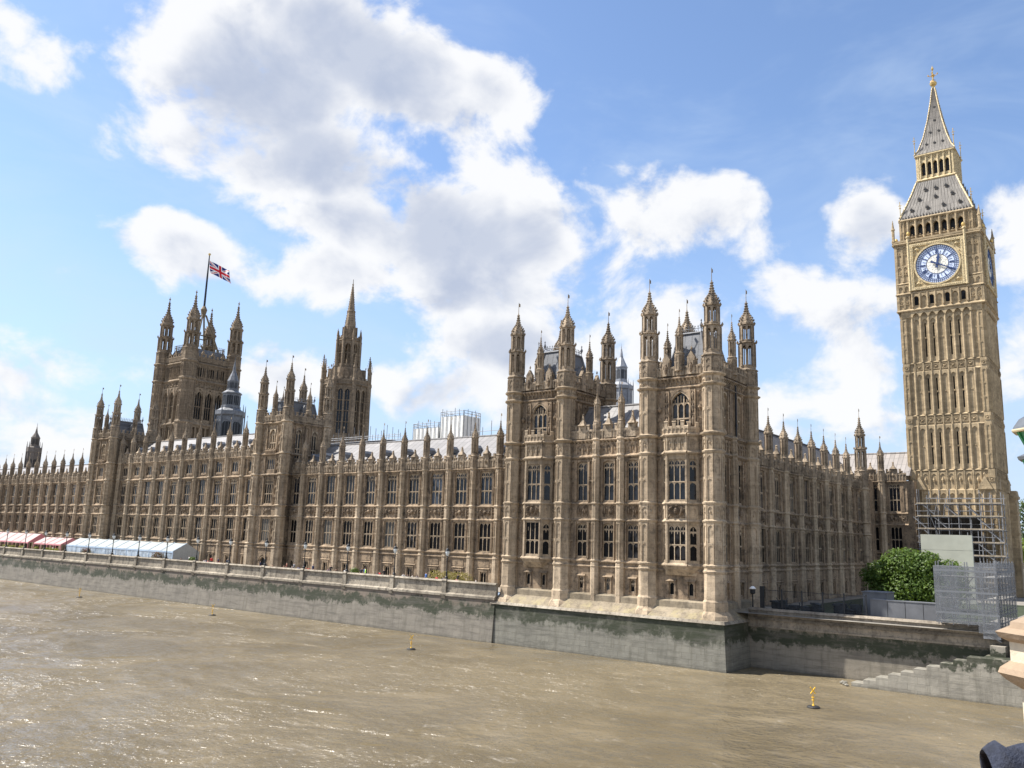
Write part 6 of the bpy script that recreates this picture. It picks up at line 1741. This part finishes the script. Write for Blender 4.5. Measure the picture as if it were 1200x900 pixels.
# people: one continuous skinned body per pose, coloured by faces
SKIN = plain("skin", (.50, .32, .23), .6, 0, .08); HAIRM = plain("dark_hair", (.03, .022, .017), .6)
def body_mesh(name, pose):
    """joints of a seated or standing figure, grown with a skin modifier"""
    if pose == 'stand': J = dict(pel=(0, 0, .95), sp=(0, 0, 1.2), ch=(0, 0, 1.40), nk=(0, 0, 1.52), hd=(0, -.01, 1.63), tp=(0, 0, 1.74), shl=(.18, 0, 1.42), ell=(.25, .03, 1.14), hal=(.23, -.06, .90), shr=(-.18, 0, 1.42), elr=(-.25, .03, 1.14), har=(-.2, -.18, 1.0), hpl=(.09, 0, .92), knl=(.10, -.02, .50), anl=(.10, .02, .08), tol=(.10, -.14, .04), hpr=(-.09, 0, .92), knr=(-.10, -.02, .50), anr=(-.10, .02, .08), tor=(-.10, -.14, .04))
    else: J = dict(pel=(0, 0, .52), sp=(0, 0, .76), ch=(0, -.02, .96), nk=(0, -.03, 1.08), hd=(0, -.05, 1.19), tp=(0, -.04, 1.30), shl=(.18, -.02, .98), ell=(.26, -.10, .72), hal=(.14, -.34, .76), shr=(-.18, -.02, .98), elr=(-.26, -.10, .72), har=(-.12, -.36, .76), hpl=(.09, -.02, .50), knl=(.12, -.42, .50), anl=(.12, -.42, .08), tol=(.12, -.58, .04), hpr=(-.09, -.02, .50), knr=(-.12, -.42, .50), anr=(-.12, -.42, .08), tor=(-.12, -.58, .04))
    E_ = [('pel', 'sp'), ('sp', 'ch'), ('ch', 'nk'), ('nk', 'hd'), ('hd', 'tp'), ('ch', 'shl'), ('shl', 'ell'), ('ell', 'hal'), ('ch', 'shr'), ('shr', 'elr'), ('elr', 'har'), ('pel', 'hpl'), ('hpl', 'knl'), ('knl', 'anl'), ('anl', 'tol'), ('pel', 'hpr'), ('hpr', 'knr'), ('knr', 'anr'), ('anr', 'tor')]
    RR = dict(pel=.14, sp=.13, ch=.145, nk=.055, hd=.095, tp=.06, shl=.075, ell=.045, hal=.038, shr=.075, elr=.045, har=.038, hpl=.09, knl=.06, anl=.045, tol=.035, hpr=.09, knr=.06, anr=.045, tor=.035)
    ks = list(J); me = bpy.data.meshes.new(name); me.from_pydata([J[k] for k in ks], [(ks.index(a), ks.index(b)) for a, b in E_], [])
    o = bpy.data.objects.new(name, me); COL.objects.link(o)
    md = o.modifiers.new('skin', 'SKIN'); ss = o.modifiers.new('sub', 'SUBSURF'); ss.levels = 1
    for i, k in enumerate(ks):
        v = me.skin_vertices[0].data[i]; v.radius = (RR[k], RR[k]*.85); v.use_root = (k == 'pel')
    dg = bpy.context.evaluated_depsgraph_get(); dg.update()
    out = bpy.data.meshes.new_from_object(o.evaluated_get(dg)); out.name = name
    bpy.data.objects.remove(o); bpy.data.meshes.remove(me)
    return out, J
PB = {p: body_mesh('person', p) for p in ('stand', 'sit')}
def person(label, x, y, rot, pose, shirt, legs, hair=HAIRM):
    src, J = PB[pose]; me = src.copy(); me.materials.clear()
    cm = plain("cloth", shirt, .85, 0, .1); lm = plain("trousers", legs, .85, 0, .1)
    for q in (cm, lm, SKIN, hair): me.materials.append(q)
    zp = J['pel'][2] + .06; zn = J['nk'][2]
    for p in me.polygons:
        c = p.center; a = Vector(c)
        if c.z > J['hd'][2] + .02 or (c.z > zn + .03 and c.y > .03): k = 3
        elif c.z > zn - .01: k = 2
        elif (a - Vector(J['hal'])).length < .12 or (a - Vector(J['har'])).length < .12: k = 2
        elif c.z < zp: k = 1
        else: k = 0
        p.material_index = k; p.use_smooth = True
    o = link('person', me, (x, y, TZ + .02), rot); tag(o, label, "person", "people on the terrace"); return o
def table(label, x, y, top=(.30, .22, .15)):
    th = thing("table", label, "table", (x, y, TZ), "tables on the terrace")
    m = M(); m.lathe(x, y, [(.55, TZ + .72), (.55, TZ + .76)], 14); part(th, 'tabletop', m, plain("table_top", top, .6))
    m = M(); m.lathe(x, y, [(.28, TZ), (.05, TZ + .06), (.04, TZ + .72)], 8); part(th, 'leg', m, IRON)
PEOPLE = [
 (33.6, .6, 'sit', (.62, .60, .58), "person in a pale top seated near the corner pavilion, right of the hedge"), (36.0, -.5, 'sit', (.7, .3, .28), "person in a pink top seated at the right end of the golden hedge"),
 (46.0, .5, 'sit', (.05, .05, .07), "person in black seated left of the golden hedge"), (49.5, 1.2, 'sit', (.06, .05, .09), "person in dark purple seated below the third lantern post"),
 (54.2, .1, 'stand', (.55, .85, .12), "person in a bright yellow safety vest standing on the terrace"), (55.2, .2, 'stand', (.03, .03, .04), "person in black standing beside the person in the yellow vest"),
 (59.2, .8, 'sit', (.66, .62, .6), "person in a pale shirt seated left of the yellow vest"), (62.8, .4, 'sit', (.10, .06, .12), "person in plum seated between the pale shirt and the red tops"),
 (67.2, .3, 'sit', (.62, .05, .03), "person in a bright red top seated on the terrace"), (68.6, .9, 'sit', (.7, .22, .05), "person in an orange top seated beside the red top"),
 (71.5, .4, 'sit', (.06, .07, .10), "person in navy seated left of the orange top"), (73.6, 1.0, 'stand', (.32, .14, .10), "person in a brown jacket standing right of the square river tower"),
 (94.5, .3, 'sit', (.66, .12, .22), "person in a crimson top seated just outside the marquee end"), (96.4, .8, 'sit', (.72, .70, .68), "person in a white shirt seated just outside the marquee end"),
 (92.0, .5, 'sit', (.12, .05, .07), "person in maroon seated nearest the river tower by the marquee"), (88.6, .2, 'stand', (.05, .06, .08), "person in dark clothes standing in front of the river tower door"),
 (98.0, .2, 'sit', (.10, .28, .18), "person in a green top seated against the marquee end wall"), (153.4, .2, 'stand', (.75, .74, .72), "person in a white shirt standing under the smaller pink awning")]
for i, (y, x, ps, sh, lb) in enumerate(PEOPLE):
    person(lb, x, y, random.uniform(-2.6, -.6), ps, sh, (.03, .035, .06) if i % 2 else (.08, .07, .06))
COLS = [("black", (.02, .02, .025)), ("grey", (.22, .22, .23)), ("navy", (.03, .04, .09)), ("white", (.70, .69, .66)), ("red", (.55, .05, .04)), ("brown", (.16, .09, .06)), ("blue", (.08, .16, .38))]
rp = random.Random(21)
for k in range(7):
    ya = LAMPY[k]
    for q in range(6):
        nm, cc = COLS[(k*3 + q*2) % 7]
        y = ya + 1.0 + q*1.5 + rp.uniform(-.4, .4)
        if 82 < y < 90: continue
        ps = 'stand' if (k + q) % 3 == 0 else 'sit'
        person("%s person in a %s top between the %s and %s lantern posts" % ("standing" if ps == 'stand' else "seated", nm, ORD[k], ORD[k + 1]), 1.0 + rp.uniform(-.9, 1.2), y, rp.uniform(-2.8, -.3), ps, cc, (.04, .04, .06))
for y, x, lb in ((34.6, .9, "round table nearest the corner pavilion"), (47.8, .6, "round table left of the golden hedge"), (60.8, .7, "round table by the person in the pale shirt"), (67.9, 1.5, "round table behind the red and orange tops"), (95.4, 1.3, "round table just outside the marquee end")): table(lb, x, y)

# ------------------------------------------------------------------ buoys
YEL = plain("buoy_yellow", (.72, .42, .03), .5, 0, .1); BLK = plain("buoy_black", (.02, .02, .02), .6)
def buoy(x, y, label, s=.68):
    th = thing("buoy", label, "buoy", (x, y, WZ), "yellow marker buoys on the river")
    def sc_(m): m.v = [(a*s, b*s, c*s) for a, b, c in m.v]; return m
    m = M(); m.lathe(0, 0, [(.35, -.4), (.72, -.1), (.74, .1), (.62, .2), (.2, .26)], 16); part(th, 'float', sc_(m), BLK, (x, y, WZ))
    m = M(); m.lathe(0, 0, [(.16, .24), (.05, .45), (.045, 1.6)], 8); m.lathe(0, 0, [(.16, .85), (.14, .95)], 8); m.lathe(0, 0, [(.18, 1.15), (.18, 1.22)], 8); part(th, 'post', sc_(m), YEL, (x, y, WZ))
    m = M()
    for a in (-1, 1):
        d = Vector((.61, -.79, 0))*.3*a; c = Vector((0, 0, 1.95))
        m.bar(tuple(c - d - Vector((0, 0, .38))), tuple(c + d + Vector((0, 0, .38))), .075, 4)
    m.octa(0, 0, 1.95, .12); part(th, 'topmark', sc_(m), YEL, (x, y, WZ))
buoy(-13.9, -14.6, "yellow crossed topmark buoy on a black float, nearest the river stairs")
buoy(-14.4, 30.2, "yellow buoy on the river off the left end of the corner pavilion")
buoy(-10.6, 75.2, "yellow buoy on the river off the near square river tower")
buoy(-11.4, 115.0, "small far buoy on the river off the white marquee")

# ------------------------------------------------------------------ bridge: parapet, pier, lamp, leaning person
BST = stone("bridge_limestone", (.52, .46, .36), (.46, .40, .31), soot=.12, streak=.12, blocks=.05, bw=3., bh=2.)
BCAP = stone("bridge_cap_sandstone", (.33, .245, .175), (.27, .205, .145), soot=.15, blocks=.05, bw=3., bh=2.)
sheet("pavement", -240, 60, -64, -38.9, 3.85, PAVING)
bp_ = thing("bridge_parapet", "bridge parapet wall beside the camera", "wall", (-90, -38.55, 3.85))
m = M(); m.box(-240, -76.6, -38.75, -38.4, 2.6, 4.75); m.box(-240, -76.6, -38.85, -38.33, 4.75, 4.93); m.box(-73.9, 40, -38.75, -38.4, 2.6, 4.75); m.box(-73.9, 40, -38.85, -38.33, 4.75, 4.93)
part(bp_, 'wall', m, BST)
pr_ = thing("bridge_pier", "cream stone bridge pier with brown sandstone cap at the right edge", "pier", (-74.6, -38.3, WZ))
bx, by = -75.2, -38.42
m = M(); q = M()
def slab(m, r0, r1, z0, z1): m.lathe(bx, by, [(r0, z0), (r1, z1)], 8)
slab(m, 1.19, 1.16, WZ - 2, 4.30)
slab(m, 1.23, 1.23, 4.50, 4.72)
part(pr_, 'shaft', m, BST)
m = M(); m.lathe(bx, by, [(1.16, 4.28), (1.28, 4.36), (1.34, 4.42), (1.32, 4.47), (1.23, 4.53)], 8); m.lathe(bx, by, [(1.23, 4.71), (1.31, 4.75), (1.34, 4.80), (1.24, 4.84)], 8); m.lathe(bx, by, [(1.22, 4.835), (1.21, 4.90), (.98, 4.99), (.5, 5.03)], 8)
part(pr_, 'cap', m, BCAP)
BGREEN = plain("bridge_lamp_green", (.03, .22, .08), .4, .0, .15, 3)
DOME = plain("lamp_dome", (.12, .13, .14), .4, .3)
GOLDL = plain("lamp_gilding", (.55, .45, .28), .45, .5)
bl = thing("bridge_lamp", "green and grey octagonal bridge lantern cut off by the right edge", "lamp post", (bx, by, 5.0))
m = M(); m.lathe(bx, by, [(.5, 5.02), (.42, 5.2), (.2, 5.5), (.16, 6.0), (.24, 6.1), (.14, 6.2), (.12, 7.6)], 8)
for a in range(4): m.bar((bx, by, 6.0), (bx + .7*math.cos(a*math.pi/2), by + .7*math.sin(a*math.pi/2), 6.22), .06, 6)
part(bl, 'post', m, BGREEN)
g_ = M(); c_ = M(); k_ = M(); r_ = M()
for (lx, ly) in ((bx, by + .77), (bx, by - .77), (bx + .77, by), (bx - .77, by)):
    g_.lathe(lx, ly, [(.17, 6.22), (.24, 6.42), (.26, 6.50)], 8); g_.lathe(lx, ly, [(.21, 6.56), (.29, 6.80)], 8)
    for i in range(8):
        a = math.pi/8 + i*math.pi/4; k_.bar((lx + .185*math.cos(a), ly + .185*math.sin(a), 6.22), (lx + .285*math.cos(a), ly + .285*math.sin(a), 6.5), .018); k_.bar((lx + .215*math.cos(a), ly + .215*math.sin(a), 6.56), (lx + .32*math.cos(a), ly + .32*math.sin(a), 6.8), .018)
    c_.lathe(lx, ly, [(.31, 6.5), (.32, 6.53), (.22, 6.58)], 8); r_.lathe(lx, ly, [(.345, 6.785), (.35, 6.80), (.345, 6.815)], 8); c_.lathe(lx, ly, [(.34, 6.815), (.33, 6.84), (.28, 6.92), (.16, 7.0), (.05, 7.06), (.03, 7.14), (.06, 7.18), (.01, 7.3)], 8); k_.octa(lx, ly, 6.18, .08, .12)
part(bl, 'lantern', g_, plain("green_glass", (.03, .17, .07), .2, 0, .1, spec=.7)); part(bl, 'lantern_cap', c_, DOME); part(bl, 'lantern_bars', k_, BGREEN); part(bl, 'lantern_rim', r_, GOLDL)
def leaning_person():
    B = Vector((-82.53, -39.025, 3.872))
    J = dict(pel=(0, 0, .95), sp=(0, .06, 1.15), ch=(0, .16, 1.34), nk=(0, .22, 1.46), hd=(0, .28, 1.58), tp=(0, .30, 1.69),
             shl=(-.18, .16, 1.34), ell=(-.16, .50, 1.215), wrl=(-.34, .90, 1.135), hal=(-.335, .89, 1.02),
             shr=(.18, .16, 1.34), elr=(.30, .50, 1.16), wrr=(.12, .72, 1.13), har=(.02, .76, 1.12),
             hpl=(-.10, 0, .92), knl=(-.11, .03, .5), anl=(-.11, -.02, .09), tol=(-.12, .15, .05), hpr=(.10, 0, .92), knr=(.11, .03, .5), anr=(.11, -.02, .09), tor=(.12, .15, .05))
    E_ = [('pel', 'sp'), ('sp', 'ch'), ('ch', 'nk'), ('nk', 'hd'), ('hd', 'tp'), ('ch', 'shl'), ('shl', 'ell'), ('ell', 'wrl'), ('wrl', 'hal'), ('ch', 'shr'), ('shr', 'elr'), ('elr', 'wrr'), ('wrr', 'har'),
          ('pel', 'hpl'), ('hpl', 'knl'), ('knl', 'anl'), ('anl', 'tol'), ('pel', 'hpr'), ('hpr', 'knr'), ('knr', 'anr'), ('anr', 'tor')]
    RR = dict(pel=.15, sp=.14, ch=.15, nk=.06, hd=.1, tp=.065, shl=.08, ell=.055, wrl=.034, hal=.036, shr=.08, elr=.055, wrr=.034, har=.036, hpl=.1, knl=.065, anl=.045, tol=.04, hpr=.1, knr=.065, anr=.045, tor=.04)
    hand = Vector(J['hal']); d = (hand - Vector(J['wrl'])).normalized(); s_ = d.cross(Vector((0, 0, 1))).normalized()
    for i, (o, L) in enumerate(((-.030, .070), (-.010, .082), (.010, .076), (.030, .060))):
        a = hand + s_*o + d*.02; b = a + d*L*.55 + Vector((0, 0, -L*.2)); c = b + d*L*.15 + Vector((0, 0, -L*.5))
        for n_, p, q in (('f%da' % i, a, 'hal'), ('f%db' % i, b, 'f%da' % i), ('f%dc' % i, c, 'f%db' % i)):
            J[n_] = tuple(p); RR[n_] = .0095; E_.append((q, n_))
    a = hand + s_*.04 - d*.02 + Vector((0, 0, .0)); b = a + d*.035 + s_*.015 + Vector((0, 0, -.03))
    J['t0'] = tuple(a); J['t1'] = tuple(b); RR['t0'] = .011; RR['t1'] = .0095; E_ += [('hal', 't0'), ('t0', 't1')]
    ks = list(J); me = bpy.data.meshes.new('person'); me.from_pydata([J[k] for k in ks], [(ks.index(a), ks.index(b)) for a, b in E_], [])
    o = bpy.data.objects.new('tmp', me); COL.objects.link(o)
    o.modifiers.new('skin', 'SKIN'); ss = o.modifiers.new('sub', 'SUBSURF'); ss.levels = 2
    for i, k in enumerate(ks):
        v = me.skin_vertices[0].data[i]; v.radius = (RR[k], RR[k]*.9); v.use_root = (k == 'pel')
    dg = bpy.context.evaluated_depsgraph_get(); dg.update()
    out = bpy.data.meshes.new_from_object(o.evaluated_get(dg)); out.name = 'person'
    bpy.data.objects.remove(o); bpy.data.meshes.remove(me)
    navy = plain("navy_jacket_cloth", (.022, .027, .045), .8, 0, .35, 30, bump=.5); out.materials.clear()
    for q in (navy, plain("jeans", (.05, .06, .09), .85), SKIN, HAIRM): out.materials.append(q)
    wl_ = Vector(J['wrl'])
    for p in out.polygons:
        c = p.center; k = 0
        if (c - hand).length < .13: k = 2
        elif c.z > 1.60 or (c.z > 1.48 and c.y < .26): k = 3
        elif c.z > 1.46: k = 2
        elif c.z < .95 : k = 1
        p.material_index = k; p.use_smooth = True
    o = link('person', out, B); tag(o, "person in a navy jacket leaning on the bridge parapet, seen only by the sleeve", "person")
    # sleeve: wrinkled tube over the near arm, open at the cuff
    m = M(); pts = [Vector(J['shl'])*.4 + Vector(J['ell'])*.6, Vector(J['ell']), Vector(J['ell'])*.6 + wl_*.4, Vector(J['ell'])*.25 + wl_*.75, wl_ + (wl_ - Vector(J['ell'])).normalized()*.02]
    rad = [.088, .094, .082, .070, .066]; N = 20; rings = []
    path = []
    for i in range(len(pts) - 1):
        for j in range(8):
            t_ = j/8; path.append((pts[i].lerp(pts[i+1], t_), rad[i]*(1 - t_) + rad[i+1]*t_))
    path.append((pts[-1], rad[-1]))
    def ringof(c, r, dirv, wob, jj):
        a = dirv.orthogonal().normalized(); b = dirv.cross(a)
        return [tuple(c + (a*math.cos(x) + b*math.sin(x))*(r + wob*math.sin(3*x + jj*1.3) + wob*.7*math.sin(jj*2.1 + x))) for x in (2*math.pi*k/N for k in range(N))]
    L = len(path)
    for j, (c, r) in enumerate(path):
        dv = (path[min(j + 1, L - 1)][0] - path[max(j - 1, 0)][0]).normalized()
        fold = .004*math.sin(j*1.9) + (.012 if j in (L - 3, L - 8) else 0) - (.008 if j in (L - 5, L - 6) else 0)
        rings.append(ringof(c, r + fold, dv, .003, j))
    dv = (path[-1][0] - path[-2][0]).normalized()
    rings.append(ringof(path[-1][0] + dv*.004, path[-1][1]*.93, dv, .002, L)); rings.append(ringof(path[-1][0] - dv*.10, path[-1][1]*.85, dv, .002, L))
    for rg in rings: m.v += rg
    for j in range(len(rings) - 1):
        for k in range(N): m.f.append((j*N + k, j*N + (k + 1) % N, (j + 1)*N + (k + 1) % N, (j + 1)*N + k))
    me = m.mesh('jacket_sleeve', navy); me.polygons.foreach_set('use_smooth', [True]*len(me.polygons))
    sub(o, 'jacket_sleeve', me)
leaning_person()
